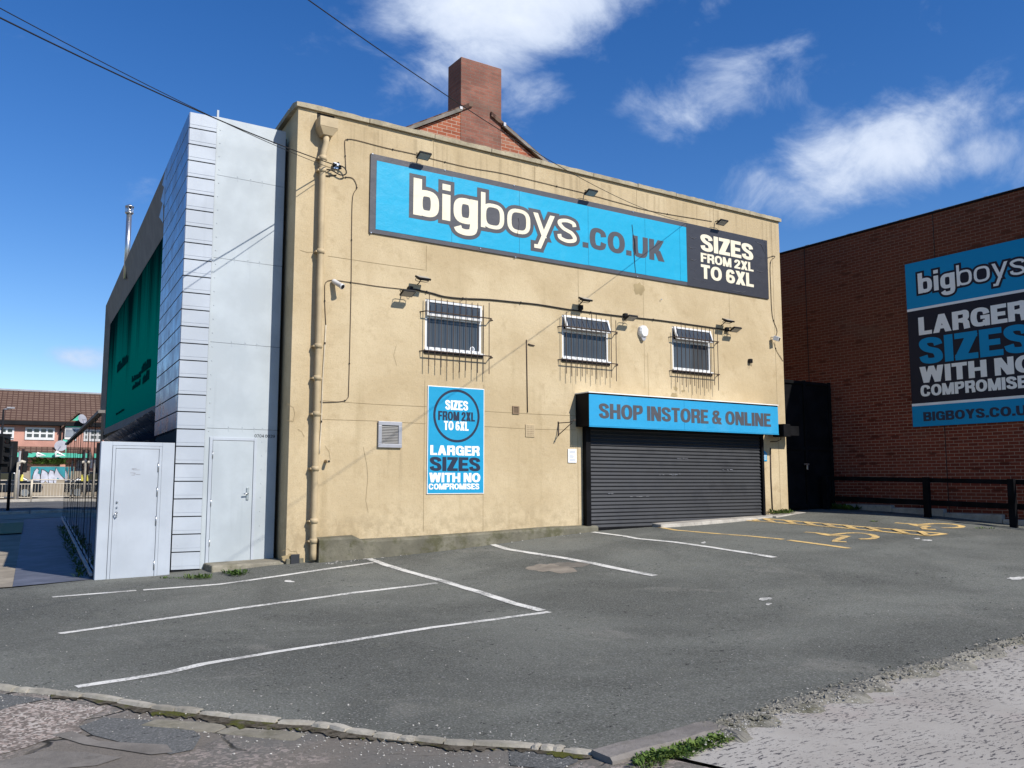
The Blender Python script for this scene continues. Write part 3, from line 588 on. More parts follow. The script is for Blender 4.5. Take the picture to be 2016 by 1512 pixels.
marking('parking_line', 'yellow_line', [[(1292, 1037), (1330, 1044), (1400, 1050)] + z8([(0, 1048), (240, 1065), (465, 1087)])[1:]], .135)
marking('parking_line', 'yellow_line', [z8([(497, 1092), (890, 1145)])], .135)
hat = [z8([(205, 942), (500, 966), (900, 1000), (1512, 1051)]), z8([(175, 962), (500, 985), (900, 1018), (1392, 1064), (1512, 1051)])]
for a, b in ((250, 305), (345, 405), (480, 545), (605, 665), (730, 790), (860, 925), (1005, 1085), (1175, 1260), (1345, 1395)):
    f = lambda x, q: (x, np.interp(x, [p[0] for p in q], [p[1] for p in q]))
    q0 = [(205, 942), (500, 966), (900, 1000), (1512, 1051)]; q1 = [(175, 962), (500, 985), (900, 1018), (1392, 1064)]
    hat.append(z8([f(a, q0), f(b, q1)]))
marking('bay_hatching', 'yellow_line', hat, .125)
marking('wheelchair_symbol', 'yellow_line', [z8(spline([(605, 1040), (690, 1047), (780, 1056), (880, 1046), (980, 1048), (1040, 1060), (1060, 1072), (1030, 1083), (955, 1085)], 4)), z8([(690, 1047), (760, 1064), (880, 1066)]), z8([(880, 1066), (815, 1088), (795, 1102), (872, 1104)])], .135)
marking('wheelchair_symbol', 'yellow_line', [z8(spline([(1185, 980), (1280, 987), (1350, 991), (1450, 985), (1560, 990), (1615, 1002), (1590, 1011), (1490, 1013)], 4)), z8([(1280, 987), (1330, 1001), (1400, 1001)]), z8([(1400, 1001), (1365, 1012), (1378, 1022), (1448, 1024)])], .135)
def blob(cx, cy, rx, ry, seed=0, n=26):
    r = random.Random(seed); ph = [r.uniform(0, 6.28) for _ in range(4)]; c = gnd(cx, cy); out = []
    for k in range(n):
        a = 2*math.pi*k/n; q = 1+.22*math.sin(2*a+ph[0])+.14*math.sin(3*a+ph[1])+.10*math.sin(7*a+ph[2])+.06*math.sin(11*a+ph[3]); p = gnd(cx+rx*q*math.cos(a), cy+ry*q*math.sin(a)); out.append((p.x, p.y))
    return out
sheet('asphalt_patch', 'patch', blob(1088, 1119, 40, 10, 1), .25, .0035, parent=car_park, jag=.01)
sheet('asphalt_patch', 'ground', blob(1128, 1112, 28, 6, 3), .25, .005, parent=car_park, jag=.01)
# splashes of white paint on the asphalt
for k, (x, y, rx, ry) in enumerate(((1506, 1180, 12, 3.0), (1513, 1190, 6, 2), (2003, 1139, 18, 3), (1385, 1069, 4, 2), (1806, 1061, 5, 1.3), (1826, 1064, 9, 1.2), (569, 1145, 10, 2))):
    sheet('paint_splash', 'white_line', blob(x, y, rx, ry, k+9, 18), .1, .006, parent=car_park)

# ------------------------------------------------------------------ kerb of small stones, big kerb stone, broken edge
kerb = thing('kerb', '', ''); del kerb['label']; del kerb['category']; kerb['kind'] = 'structure'
def stone(px0, px1, w, up, name='kerb_stone', mat='kerb', parent=kerb, jit=.018, down=.22):
    a, b = gnd(*px0), gnd(*px1); d = (b-a); d.z = 0; L_ = d.length; d.normalize(); n = Vector((d.y, -d.x, 0)); m = max(2, int(L_/.11)); mb = MB(); rings = []
    for i in range(m+1):
        p = a+d*(L_*i/m); base = hgt(p.x, p.y); j = lambda k=1: random.uniform(-jit, jit)*k
        e = .2 if i in (0, m) else 0
        rings.append([mb.bm.verts.new(p+n*(-.03)+Vector((0, 0, base+up-.02-e*.03-p.z))), mb.bm.verts.new(p+n*(-.015+j(.4))+Vector((0, 0, base+up-e*.025-p.z+j(.2)))), mb.bm.verts.new(p+n*(w-.018-e*.03+j(.6))+Vector((0, 0, base+up-e*.025-p.z+j(.2)))),
                      mb.bm.verts.new(p+n*(w-e*.03+j(.6))+Vector((0, 0, base+up-.028-p.z+j(.3)))), mb.bm.verts.new(p+n*(w+j())+Vector((0, 0, base-down-p.z))), mb.bm.verts.new(p+n*(-.03)+Vector((0, 0, base-down-p.z)))])
    for r0, r1 in zip(rings, rings[1:]):
        for k in range(6): mb.bm.faces.new((r0[k], r0[(k+1) % 6], r1[(k+1) % 6], r1[k]))
    mb.bm.faces.new(rings[0]); mb.bm.faces.new(rings[-1])
    return mb.build(name, mat, parent)
xs_ = [-330, -240, -150, -75, -8, 34, 65, 120, 165, 240, 305, 350, 398, 460, 552, 622, 655, 690, 742, 790, 822, 878, 935, 1052, 1066, 1092, 1112, 1168]
for a, b in zip(xs_, xs_[1:]):
    yk = lambda x: float(np.interp(x, [p[0] for p in KERB_PX], [p[1] for p in KERB_PX]))+random.uniform(-1.5, 1.5)
    stone((a+1.0, yk(a)-1), (b-1.0, yk(b)-1), random.uniform(.052, .07), random.uniform(.004, .012), jit=.006)
stone((1168, 1484), (1398, 1425), .17, .022, 'kerb_stone', 'kerbbig', jit=.016)
stone((60, 1520), (-60, 1500), .2, .01) if False else None
stone((304, 1412), (448, 1424), .16, -.012, mat='step', jit=.012); stone((450, 1426), (600, 1440), .15, -.014, mat='step', jit=.012)
# rough broken edge running to the right
mb = MB(); prev = None; NE = 300; rr = random.Random(11); lump = 0
for i in range(NE+1):
    f = i/NE; k = f*(len(EDGE_PX)-3)+1.6; k0 = min(int(k), len(EDGE_PX)-2); p = EW[k0].lerp(EW[k0+1], min(1, k-k0)); d = EW[k0+1]-EW[k0]; d.z = 0; d.normalize(); n = Vector((d.y, -d.x, 0)); row = []
    lump = .8*lump+.2*rr.uniform(-1, 1)*2.2; wd = 1+.35*math.sin(i*.21)+.25*math.sin(i*.07+1)
    for q, (o_, u) in enumerate(((-.05, -.02), (-.01, .006), (.03, .022), (.06, .026), (.10, .018), (.14, .02), (.18, .008), (.23, -.03))):
        x = p+n*(o_*wd+rr.uniform(-.012, .012)+lump*.02); row.append(mb.bm.verts.new((x.x, x.y, hgt(x.x, x.y)+u*.6*(1+lump*.4)+rr.uniform(-.007, .007)*(0 < q < 7)-.004)))
    if prev:
        for q in range(7): mb.bm.faces.new((prev[q], prev[q+1], row[q+1], row[q]))
    prev = row
eo = mb.build('broken_edge', 'rubble', kerb)
# dirt and moss lodged along the near side of the small stones, old repairs in the pavement
def near(px, d): q = gnd(px, float(np.interp(px, [p[0] for p in KERB_PX], [p[1] for p in KERB_PX]))+d); return (q.x, q.y)
rr = random.Random(5); xsd = list(np.linspace(100, 1165, 150))
sheet('kerb_dirt', 'dirt', [near(x, 1) for x in xsd] + [near(x, (9 if x < 300 else 15 if x < 700 else 10)+rr.uniform(-3, 4)+3*math.sin(x*.03)) for x in xsd[::-1]], .06, -.012, parent=kerb)
def pav(name, mat, pts, dz): return sheet(name, mat, [(gnd(*p).x, gnd(*p).y) for p in pts], .2, dz, jag=.02)
pav('pavement', 'tarmac', [(-60, 1352), (32, 1365), (91, 1371), (40, 1382), (-5, 1393), (-80, 1400)], -.0165)
pav('pavement', 'chips', [(-80, 1402), (0, 1394), (36, 1381), (119, 1376), (206, 1389), (178, 1406), (155, 1422), (167, 1434), (99, 1448), (52, 1464), (0, 1480), (-80, 1490)], -.0175)
pav('pavement', 'tarmac', [(159, 1424), (206, 1408), (278, 1411), (357, 1417), (401, 1442), (380, 1472), (333, 1480), (254, 1460), (179, 1444)], -.0170)
pav('pavement', 'smooth', [(107, 1440), (139, 1436), (198, 1454), (325, 1460), (337, 1474), (300, 1478), (240, 1470), (167, 1458)], -.0160)
pav('pavement', 'smooth', [(0, 1492), (90, 1470), (170, 1474), (235, 1486), (190, 1500), (60, 1512), (-40, 1512)], -.0172)
pav('pavement', 'tarmac', [(1006, 1472), (1131, 1477), (1140, 1492), (1101, 1509), (1012, 1501)], -.0165)

# loose stones and grit
def pebbles(name, mat, spots, parent=None):
    mb = MB()
    for p, r in spots:
        ax = Vector((random.uniform(-1, 1), random.uniform(-1, 1), random.uniform(-.2, .2))).normalized(); q = ax.to_track_quat('X', 'Z').to_matrix()
        vs = [mb.bm.verts.new(p+q@Vector((x*r*random.uniform(.7, 1.5), y*r*random.uniform(.6, 1.1), z*r*random.uniform(.45, .8)))) for x, y, z in ((1, 0, 0), (-1, 0, 0), (0, 1, 0), (0, -1, 0), (0, 0, 1), (0, 0, -1))]
        for a, b, c in ((0, 2, 4), (2, 1, 4), (1, 3, 4), (3, 0, 4), (2, 0, 5), (1, 2, 5), (3, 1, 5), (0, 3, 5)): mb.bm.faces.new((vs[a], vs[b], vs[c]))
    o = mb.build(name, mat, parent); o['kind'] = 'stuff'; return o
sp = []
for _ in range(900):      # along the kerb
    x = random.uniform(0, 1150); y = float(np.interp(x, [p[0] for p in KERB_PX], [p[1] for p in KERB_PX]))+random.gauss(18, 22); p = gnd(x, y); p.z += -.018 if y > np.interp(x, [q[0] for q in KERB_PX], [q[1] for q in KERB_PX]) else .003; sp.append((p, random.choice((.003, .004, .005, .006, .009))))
for _ in range(900):      # along the broken edge
    x = random.uniform(1380, 2040); y = float(np.interp(x, [p[0] for p in EDGE_PX], [p[1] for p in EDGE_PX]))+random.gauss(22, 14); p = gnd(x, y); p.z += .01; sp.append((p, random.choice((.003, .004, .005, .008))))
for _ in range(420):      # scattered over the asphalt
    x = random.uniform(0, 2016); y = random.triangular(1130, 1440, 1380); p = gnd(x, y); p.z += .003; sp.append((p, random.choice((.003, .004, .005, .008))))
for _ in range(120):
    x = random.uniform(640, 1160); y = float(np.interp(x, [640, 965, 1160], [1108, 1068, 1046]))+random.uniform(0, 5); p = gnd(x, y); p.z += .004; sp.append((p, random.choice((.008, .012, .016))))
pebbles('gravel', 'gravel', sp)
sp = []
for _ in range(700):
    x = random.uniform(1340, 2040); y = float(np.interp(x, [p[0] for p in EDGE_PX], [p[1] for p in EDGE_PX]))+random.gauss(9, 7); p = gnd(x, y); p.z += .012; sp.append((p, random.choice((.008, .011, .015, .022))))
pebbles('rubble', 'rubble', sp)

# ================================================================== cream rendered shop
WX, WZ = 12.45, 8.09
shop = thing('shop_building', 'cream rendered flat fronted shop with black roller shutter and brick chimney', 'building', (6.2, 0, .5))
WIN = [(2.52, 3.745, 4.01, 4.985), (5.67, 6.89, 4.09, 5.015), (8.735, 9.93, 4.075, 5.075)]
mb = MB(); xs = sorted({0, WX, *[w[0] for w in WIN], *[w[1] for w in WIN]}); 
def wallcell(x0, x1, z0, z1): mb.poly([(x0, 0, z0), (x1, 0, z0), (x1, 0, z1), (x0, 0, z1)])
for x0, x1 in zip(xs, xs[1:]):
    w = [q for q in WIN if abs(q[0]-x0) < 1e-6]
    if w: wallcell(x0, x1, -.2, w[0][2]); wallcell(x0, x1, w[0][3], WZ)
    else: wallcell(x0, x1, -.2, WZ)
for x0, x1, z0, z1 in WIN:
    d = .14
    for q in ([(x0, 0, z0), (x1, 0, z0), (x1, d, z0), (x0, d, z0)], [(x0, 0, z1), (x1, 0, z1), (x1, d, z1), (x0, d, z1)], [(x0, 0, z0), (x0, 0, z1), (x0, d, z1), (x0, d, z0)], [(x1, 0, z0), (x1, 0, z1), (x1, d, z1), (x1, d, z0)]): mb.poly(q)
BK = 11.0; bl, br_ = (E2.x/E2.y*BK, BK), (WX, BK)
mb.poly([(0, 0, -.2), (0, 0, WZ), (bl[0], BK, WZ), (bl[0], BK, -.2)]); mb.poly([(WX, 0, -.2), (WX, 0, WZ), (WX, BK, WZ), (WX, BK, -.2)]); mb.poly([(bl[0], BK, -.2), (WX, BK, -.2), (WX, BK, WZ), (bl[0], BK, WZ)])
mb.poly([(0, 0, WZ), (WX, 0, WZ), (WX, BK, WZ), (bl[0], BK, WZ)])
bmesh.ops.remove_doubles(mb.bm, verts=mb.bm.verts, dist=1e-5)
mb.build('wall', 'render', shop)
# coping stones of the parapet
ce = [-.05, 1.32, 2.66, 3.93, 5.12, 6.5, 7.75, 8.9, 10.15, 11.35, WX+.05]
for k, (a, b) in enumerate(zip(ce, ce[1:])):
    mb = MB(); n = 9; o_ = random.uniform(-.004, .004); prev = None
    for i in range(n+1):
        x = a+.006+(b-a-.012)*i/n; j = lambda s_: random.uniform(-s_, s_); row = [mb.bm.verts.new(q) for q in ((x, -.055+o_, WZ+.003), (x, -.06+o_+j(.004), WZ+.085+j(.008)), (x, .16, WZ+.12+j(.006)), (x, .36, WZ+.09), (x, .36, WZ+.003))]
        if prev:
            for q in range(5): mb.bm.faces.new((prev[q], prev[(q+1) % 5], row[(q+1) % 5], row[q]))
        else: first = row
        prev = row
    mb.bm.faces.new(first); mb.bm.faces.new(prev); mb.build('coping_stone', 'coping', shop)
mb = MB(); d = Vector((E2.x/E2.y, 1, 0)); 
mb.hexa([Vector((-.05, .37, WZ+.003)), Vector((.3, .37, WZ+.003)), Vector((.3, .37, WZ+.003))+d*10.5, Vector((-.05, .37, WZ+.003))+d*10.5], [Vector((-.05, .37, WZ+.09)), Vector((.3, .37, WZ+.09)), Vector((.3, .37, WZ+.09))+d*10.5, Vector((-.05, .37, WZ+.09))+d*10.5]).build('coping_stone', 'coping', shop)
# joints and cracks in the render
def strip(pts, w, y=-.0025):
    mb = MB()
    for (x0, z0), (x1, z1) in zip(pts, pts[1:]):
        dx, dz = x1-x0, z1-z0; L_ = math.hypot(dx, dz) or 1; nx, nz = -dz/L_*w/2, dx/L_*w/2
        mb.poly([(x0+nx, y, z0+nz), (x1+nx, y, z1+nz), (x1-nx, y, z1-nz), (x0-nx, y, z0-nz)])
    mb.build('render_joint', 'crack', shop)
def fx(q): return [(fac(*p).x, fac(*p).z) for p in q]
for x, a, b in ((2.53, .7, 3.45), (3.79, .66, 3.45), (2.53, 5.5, 6.0), (6.05, .75, 2.6), (6.1, 5.3, 6.03), (7.9, 3.6, 6.03), (5.0, 7.56, 8.05), (2.66, 7.56, 8.05), (7.75, 7.56, 8.05), (10.15, 7.56, 8.05), (10.6, 5.2, 6.03), (12.17, .9, 8.05), (9.3, 3.4, 4.0), (8.0, 3.4, 4.4)): strip([(x, a), (x+random.uniform(-.006, .006), b)], .006, -.0025-random.random()*.001)
for a, b, z in ((.55, 2.57, 2.98), (3.82, 6.0, 2.94), (.55, 2.55, 2.66), (.6, 2.5, 5.52), (.1, .35, 5.55), (3.82, 6.0, 2.65)): strip([(a, z), ((a+b)/2, z+random.uniform(-.02, .02)), (b, z+random.uniform(-.01, .01))], .006, -.004)
for q in ([(565, 795), (578, 803), (580, 815), (577, 830), (566, 828)], [(556, 1085), (566, 1080), (573, 1086), (583, 1085), (586, 1092)], [(586, 845), (594, 850), (599, 860)], [(715, 880), (722, 915), (724, 940), (720, 985), (725, 1010)], [(780, 680), (775, 700), (781, 720)], [(640, 878), (648, 890), (650, 905)], [(900, 705), (905, 720), (902, 735)], [(1280, 905), (1281, 925), (1278, 940)]): strip(fx(q), .0045, -.0055)
# worn patches in the render over the shutter, and a faded round mark
def wall_blob(x, z, rx, rz, seed, y):
    mb = MB()
    r = random.Random(seed); ph = [r.uniform(0, 6.28) for _ in range(3)]; n = 22
    mb.poly([(x+rx*(1+.2*math.sin(2*a+ph[0])+.15*math.sin(5*a+ph[1])+.1*math.sin(9*a+ph[2]))*math.cos(a), y, z+rz*(1+.2*math.sin(2*a+ph[0])+.15*math.sin(5*a+ph[1]))*math.sin(a)) for a in (2*math.pi*k/n for k in range(n))]); mb.build('worn_patch', 'stk', shop)
p = fac(1258, 569); wall_blob(p.x, p.z, .13, .16, 4, -.002)
for px, py, rx, rz in ((1330, 765, .05, .05), (1327, 778, .08, .06), (1345, 770, .05, .03), (570, 1097, .12, .06)): p = fac(px, py); wall_blob(p.x, p.z, rx, rz, px, -.003-rx*.01)
# plinth
pl = [(.50, .655), (.9, .665), (1.15, .672), (1.3, .60), (2.4, .615), (4.0, .655), (5.2, .70), (6.42, .705)]
mb = MB(); prev = None
for (x, z) in pl:
    for_row = [mb.bm.verts.new(q) for q in ((x, .02, -.1), (x, -.18+random.uniform(-.012, .012), -.1), (x, -.18+random.uniform(-.014, .014), z-.03+random.uniform(-.012, .006)), (x, -.15, z), (x, .02, z+.02))]
    if prev:
        for q in range(5): mb.bm.faces.new((prev[q], prev[(q+1) % 5], for_row[(q+1) % 5], for_row[q]))
    else: mb.bm.faces.new(for_row)
    prev = for_row
mb.bm.faces.new(prev); mb.build('plinth', 'plinth', shop)
MB().box(-.0, .30, -.03, .05, -.1, .34).build('plinth', 'plinth', shop, bevel=.01)
# rainwater hopper and downpipe
px_ = .44
dp = MB(); dp.tube([(px_+.03, -.13, 7.62), (px_+.03, -.13, 7.50), (px_-.005, -.12, 7.33), (px_-.015, -.115, 7.2)] + [(px_-.015, -.115, z) for z in (6.5, 5, 3.5, 2, .42)] + [(px_-.015, -.115, .31)], .054, 14)
dp = dp.build('downpipe', 'pipe', shop)
for z in (7.22, 7.0, 5.55, 3.9, 3.35, 2.74, 1.82, .95, .62): mb = MB(); mb.lathe((px_-.015, -.115, z-.04), (0, 0, 1), [(.055, 0), (.064, .0), (.064, .08), (.055, .08)], 14); mb.box(px_-.10, px_+.07, -.115, .0, z-.015, z+.015); mb.build('pipe_collar', 'pipe', dp)
hz = 7.62; mb = MB(); mb.hexa([(.39, -.20, hz), (.565, -.20, hz), (.565, -.002, hz), (.39, -.002, hz)], [(.31, -.25, hz+.13), (.645, -.25, hz+.13), (.645, -.002, hz+.13), (.31, -.002, hz+.13)])
mb.box(.31, .645, -.25, -.002, hz+.132, hz+.31).build('hopper_head', 'pipe', dp, bevel=.008)
MB().box(.34, .66, -.004, .02, 7.965, 8.075).build('outlet_hole', 'soot_shade', shop)
MB().box(.07, .22, -.05, -.031, .17, .41).build('access_panel', 'shutter', shop, bevel=.004)
# windows
for k, (x0, x1, z0, z1) in enumerate(WIN):
    fw = .048; zt = z1-.315; mb = MB(); y0, y1 = .012, .075
    mb.box(x0, x0+fw, y0, y1, z0+.03, z1-.002); mb.box(x1-fw, x1, y0, y1, z0+.03, z1-.002); mb.box(x0+fw, x1-fw, y0, y1, z1-fw, z1-.003); mb.box(x0+fw, x1-fw, y0, y1, z0+.03, z0+.03+fw); mb.box(x0+fw, x1-fw, y0+.001, y1, zt-.04, zt+.03)
    f = mb.build('window', 'pvc', shop, bevel=.006)
    MB().box(x0+fw, x1-fw, .045, .058, z0+.03+fw, zt-.04).build('pane', 'glass', f)
    mb = MB(); nb = 10
    for i in range(nb): a = x0+fw+(x1-x0-2*fw)*(i+.08)/nb; b = x0+fw+(x1-x0-2*fw)*(i+.8)/nb; mb.poly([(a, .085+.02*(i % 2), z0+.1), (b, .1, z0+.1), (b, .1, zt-.05), (a, .085+.02*(i % 2), zt-.05)])
    mb.build('blind', 'blind', f)  # colour lightened to stand for clouds reflected in the panes
    MB().box(x0, x1, .135, .139, z0, z1).build('dark_interior', 'soot_shade', f)
    # top light: shut on the first window, hung open on the others
    op = 0 if k == 0 else math.radians(17); a0, a1 = x0+.02, x1-.02; hh = .30; c_, s_ = math.cos(op), math.sin(op); mb = MB()
    def tl(x, d, o_): return Vector((x, -.008-s_*d-c_*o_, z1-.02-c_*d+s_*o_))
    for (xa, xb, da, db) in ((a0, a1, 0, .045), (a0, a1, hh-.045, hh), (a0, a0+.045, .045, hh-.045), (a1-.045, a1, .045, hh-.045)):
        mb.hexa([tl(xa, da, 0), tl(xb, da, 0), tl(xb, db, 0), tl(xa, db, 0)], [tl(xa, da, .04), tl(xb, da, .04), tl(xb, db, .04), tl(xa, db, .04)])
    tlo = mb.build('top_light', 'pvc', f, bevel=.004)
    mb = MB(); mb.hexa([tl(a0+.045, .045, .015), tl(a1-.045, .045, .015), tl(a1-.045, hh-.045, .015), tl(a0+.045, hh-.045, .015)], [tl(a0+.045, .045, .022), tl(a1-.045, .045, .022), tl(a1-.045, hh-.045, .022), tl(a0+.045, hh-.045, .022)]).build('pane', 'glass', tlo)
    mb = MB(); mb.box(x0-.02, x1+.03, -.055, .03, z0-.012, z0+.03).build('sill', 'pvc', f, bevel=.004)
    MB().box(x0-.01, x1+.02, -.03, .0, z0-.05, z0-.0125).build('sub_sill', 'black', f)
    # iron grille standing off the wall
    yb = -.15; n = 11; g = MB(); gx0, gx1 = x0-.0, x1+.08
    for i in range(n):
        x = gx0+(gx1-gx0)*i/(n-1)+random.uniform(-.006, .006); g.tube([(x, yb, z0-.33+random.uniform(-.07, .05)), (x+random.uniform(-.006, .006), yb, z1+.02+random.uniform(-.05, .07))], .008, 5)
    for zz in (z0-.02, z1-.26):
        g.tube([(gx0-.11, -.0, zz+.0), (gx0-.09, -.03, zz), (gx0-.05, yb+.012, zz), (gx1+.06, yb+.012, zz), (gx1+.10, -.03, zz), (gx1+.17, -.0, zz)], .012, 5)
    g.build('window_grille', 'rust', f)
p = fac(932, 687); mb = MB(); mb.lathe((p.x, .043, p.z), (0, -1, 0), [(.052, 0), (.052, .001)], 24); st_ = mb.build('sticker', 'paper', shop)
mb = MB(); mb.lathe((p.x, .0405, p.z), (0, -1, 0), [(.038, 0), (.038, .0005)], 20); mb.build('sticker_mark', 'blind', st_)
# roller shutter
S0, S1, SZ1 = 6.17, 11.50, 2.80
mb = MB(); zs = np.arange(.50, SZ1, .0765); prev = None
def xin(z): return S0+.11, S1-.07
prof = []
for z in zs:
    for dz, dy in ((0, 0), (.010, .020), (.022, .025), (.045, .012), (.066, 0.004), (.074, 0)): prof.append((z+dz, -.055-dy))
for z, y in prof:
    row = [mb.bm.verts.new((S0+.10, y, z)), mb.bm.verts.new((S1-.06, y, z))]
    if prev: mb.bm.faces.new((prev[0], prev[1], row[1], row[0]))
    prev = row
sh = mb.build('roller_shutter', 'shutter', shop)
for a, b in ((S0, S0+.12), (S1-.075, S1)): MB().box(a, b, -.125, -.003, .52, SZ1).build('guide_rail', 'blackm', sh, bevel=.004)
MB().box(S0+.12, S1-.075, -.082, -.05, .575 if False else .58, .665).build('bottom_bar', 'blackm', sh)
mb = MB(); 
for px, py, w in ((1310, 935, .30), (1330, 934, .2), (1258, 978, .3), (1432, 925, .18), (1200, 972, .05), (1345, 903, .2)):
    p = fac(px, py, -.085)
    for _ in range(7): a = p.x+random.uniform(-w, w); z_ = p.z+random.uniform(-.006, .006); mb.box(a, a+random.uniform(.02, .09), -.0835, -.0815, z_, z_+.006)
mb.build('scratches', 'alu', sh)['kind'] = 'stuff'
# threshold and ramp in front of the shutter
mb = MB(); mb.hexa([(7.95, -.42, .45), (11.6, -.36, .5), (11.6, -.05, .5), (7.95, -.05, .45)], [(7.98, -.34, .70), (11.6, -.30, .80), (11.6, -.05, .82), (7.98, -.05, .72)]); mb.build('door_threshold', 'sill', shop, bevel=.02)
mb = MB(); mb.hexa([(6.3, -.16, .3), (7.94, -.16, .35), (7.94, -.0, .35), (6.3, -.0, .3)], [(6.3, -.14, .59), (7.94, -.14, .635), (7.94, -.0, .64), (6.3, -.0, .60)]); mb.build('door_threshold', 'step', shop, bevel=.015)
mb = MB(); mb.hexa([(11.5, -.55, .6), (12.9, -.35, .6), (12.9, .1, .6), (11.5, .0, .6)], [(11.52, -.40, .80), (12.8, -.25, .862), (12.8, .1, .872), (11.52, .0, .82)]); mb.build('door_threshold', 'sill', shop, bevel=.02)
# gable and chimney rising behind the parapet
GY = 1.2
mb = MB(); mb.prism([(.7, GY, 7.5), (8.3, GY, 7.5), (8.3, GY, 7.5), (4.95, GY, 9.29), (4.43, GY, 9.62), (3.93, GY, 9.40), (1.0, GY, 7.66)][:2]+[(4.95, GY, 9.25), (4.43, GY, 9.52), (3.93, GY, 9.38)], (0, 9, 0)); mb.build('gable_wall', 'gable', shop)
rf = MB(); 
rf.hexa([(.55, GY-.06, 7.45), (4.2, GY-.06, 9.56), (4.2, 10, 9.56), (.55, 10, 7.45)], [(.55, GY-.06, 7.53), (4.2, GY-.06, 9.66), (4.2, 10, 9.66), (.55, 10, 7.53)])
rf.hexa([(4.66, GY-.06, 9.45), (8.45, GY-.06, 7.44), (8.45, 10, 7.44), (4.66, 10, 9.45)], [(4.66, GY-.06, 9.55), (8.45, GY-.06, 7.52), (8.45, 10, 7.52), (4.66, 10, 9.55)])
rfo = rf.build('gable_roof', 'tiles', shop)
mb = MB(); mb.hexa([(.55, GY-.09, 7.44), (3.92, GY-.09, 9.38), (3.92, GY-.062, 9.38), (.55, GY-.062, 7.44)], [(.55, GY-.09, 7.51), (3.92, GY-.09, 9.46), (3.92, GY-.062, 9.46), (.55, GY-.062, 7.51)])
mb.hexa([(4.95, GY-.09, 9.28), (8.45, GY-.09, 7.43), (8.45, GY-.062, 7.43), (4.95, GY-.062, 9.28)], [(4.95, GY-.09, 9.35), (8.45, GY-.09, 7.50), (8.45, GY-.062, 7.50), (4.95, GY-.062, 9.35)]); mb.build('verge_board', 'kerbbig', rfo)
MB().box(3.925, 4.945, GY-.012, GY+.56, 8.6, 10.61).build('chimney', 'chim', rfo, bevel=.012)
MB().box(3.86, 3.92, GY-.10, GY-.03, 9.40, 9.46).build('lead_flashing', 'alu', rfo); MB().box(4.95, 5.01, GY-.1, GY-.03, 9.28, 9.36).build('lead_flashing', 'alu', rfo)

# ------------------------------------------------------------------ signs on the front
def sign_thing(name, label, cat, at): return thing(name, label, cat, at)
T = sign_thing('wall_banner', 'long cyan and charcoal banner sign high on the cream wall with big pale lettering', 'sign', (6.7, 0, 6.8))
MB().box(1.36, 11.965, -.03, -.002, 6.055, 7.535).build('backing_board', 'charcoal', T, bevel=.004)
zt_, zb_ = fac(739, 316.5).z, fac(738.7, 452).z; xr_ = fac(1350, 500).x; xl_ = fac(739, 380).x
cuts = [xl_, 3.05, 4.60, 6.35, 7.95, 9.0, xr_]
for a, b in zip(cuts, cuts[1:]): MB().box(a+.003, b-.003, -.0345, -.0302, zb_+random.uniform(-.004, .004), zt_+random.uniform(-.004, .004)).build('blue_panel', 'cyan', T)
MB().box(xr_, 11.96, -.034, -.0302, 6.06, 7.53).build('black_panel', 'charcoal2', T)
bx0, bx1 = fac(812, 390).x, fac(1133, 480).x; zbase = fac(812, 423).z; zasc = fac(812, 350.5).z
st = [(.215, .17)]*3+[(.125, .105)]*4
kw = dict(V=.2, H=.17, track=.085, styles=st)
lettering('letter_outline', 'charcoal', T, 'bigboys', (bx0, -.03, zbase), XU, ZU, bx1-bx0, zasc-zbase, YF*.007, o=.105, **kw)
lettering('lettering', 'cream_letter', T, 'bigboys', (bx0, -.03, zbase), XU, ZU, bx1-bx0, zasc-zbase, YF*.0095, **kw)
zc0, zc1 = fac(1300, 515.5).z, fac(1300, 475).z
lettering('lettering', 'charcoal', T, '.CO.UK', (fac(1145, 480).x, -.03, zc0), XU, ZU, fac(1306, 500).x-fac(1145, 480).x, zc1-zc0, YF*.007, V=.25, H=.2, track=.06)
for s, xl, xr, yb, yt, xm in (('SIZES', 1379, 1482, 494, 461, 1385), ('FROM 2XL', 1379.5, 1482.5, 515.5, 497.5, 1381), ('TO 6XL', 1380, 1483, 549, 521.5, 1389)): wall_text(T, 'cream_letter', s, xl, xr, yb, yt, -.034, .003, xm=xm, V=.25 if s == 'SIZES' else .235, H=.2, track=.05)
mb = MB()      # screws, tears and peeled creases in the vinyl
for px, py in ((732, 304), (874, 336), (1010, 366), (1244, 418), (1300, 590), (729, 459), (944, 490), (1013, 507), (1253, 545)): p = fac(px, py); MB().lathe((p.x, -.031, p.z), (0, -1, 0), [(.016, 0), (.012, .012)], 8).build('fixing_screw', 'steel', T)
mb = MB()
for q, w in (([(1242, 443), (1244, 462), (1247, 480), (1246, 500), (1247, 515), (1249, 538)], .028), ([(1247, 470), (1249, 500)], .03), ([(866, 356), (880, 358), (896, 362)], .025), ([(804, 385), (815, 386), (850, 391)], .012), ([(1016, 465), (1020, 440), (1018, 430)], .012), ([(970, 433), (985, 436)], .02)):
    P_ = [(fac(*p).x, fac(*p).z) for p in q]; mb = MB()
    for i, ((x0, z0), (x1, z1)) in enumerate(zip(P_, P_[1:])):
        ww = w*(.3+.7*math.sin(math.pi*(i+.5)/(len(P_)-1))); mb.poly([(x0-ww/2, -.0412, z0), (x0+ww/2, -.0412, z0), (x1+ww*.4, -.0412, z1), (x1-ww*.4, -.0412, z1)])
    mb.build('tear', 'black_sign', T)
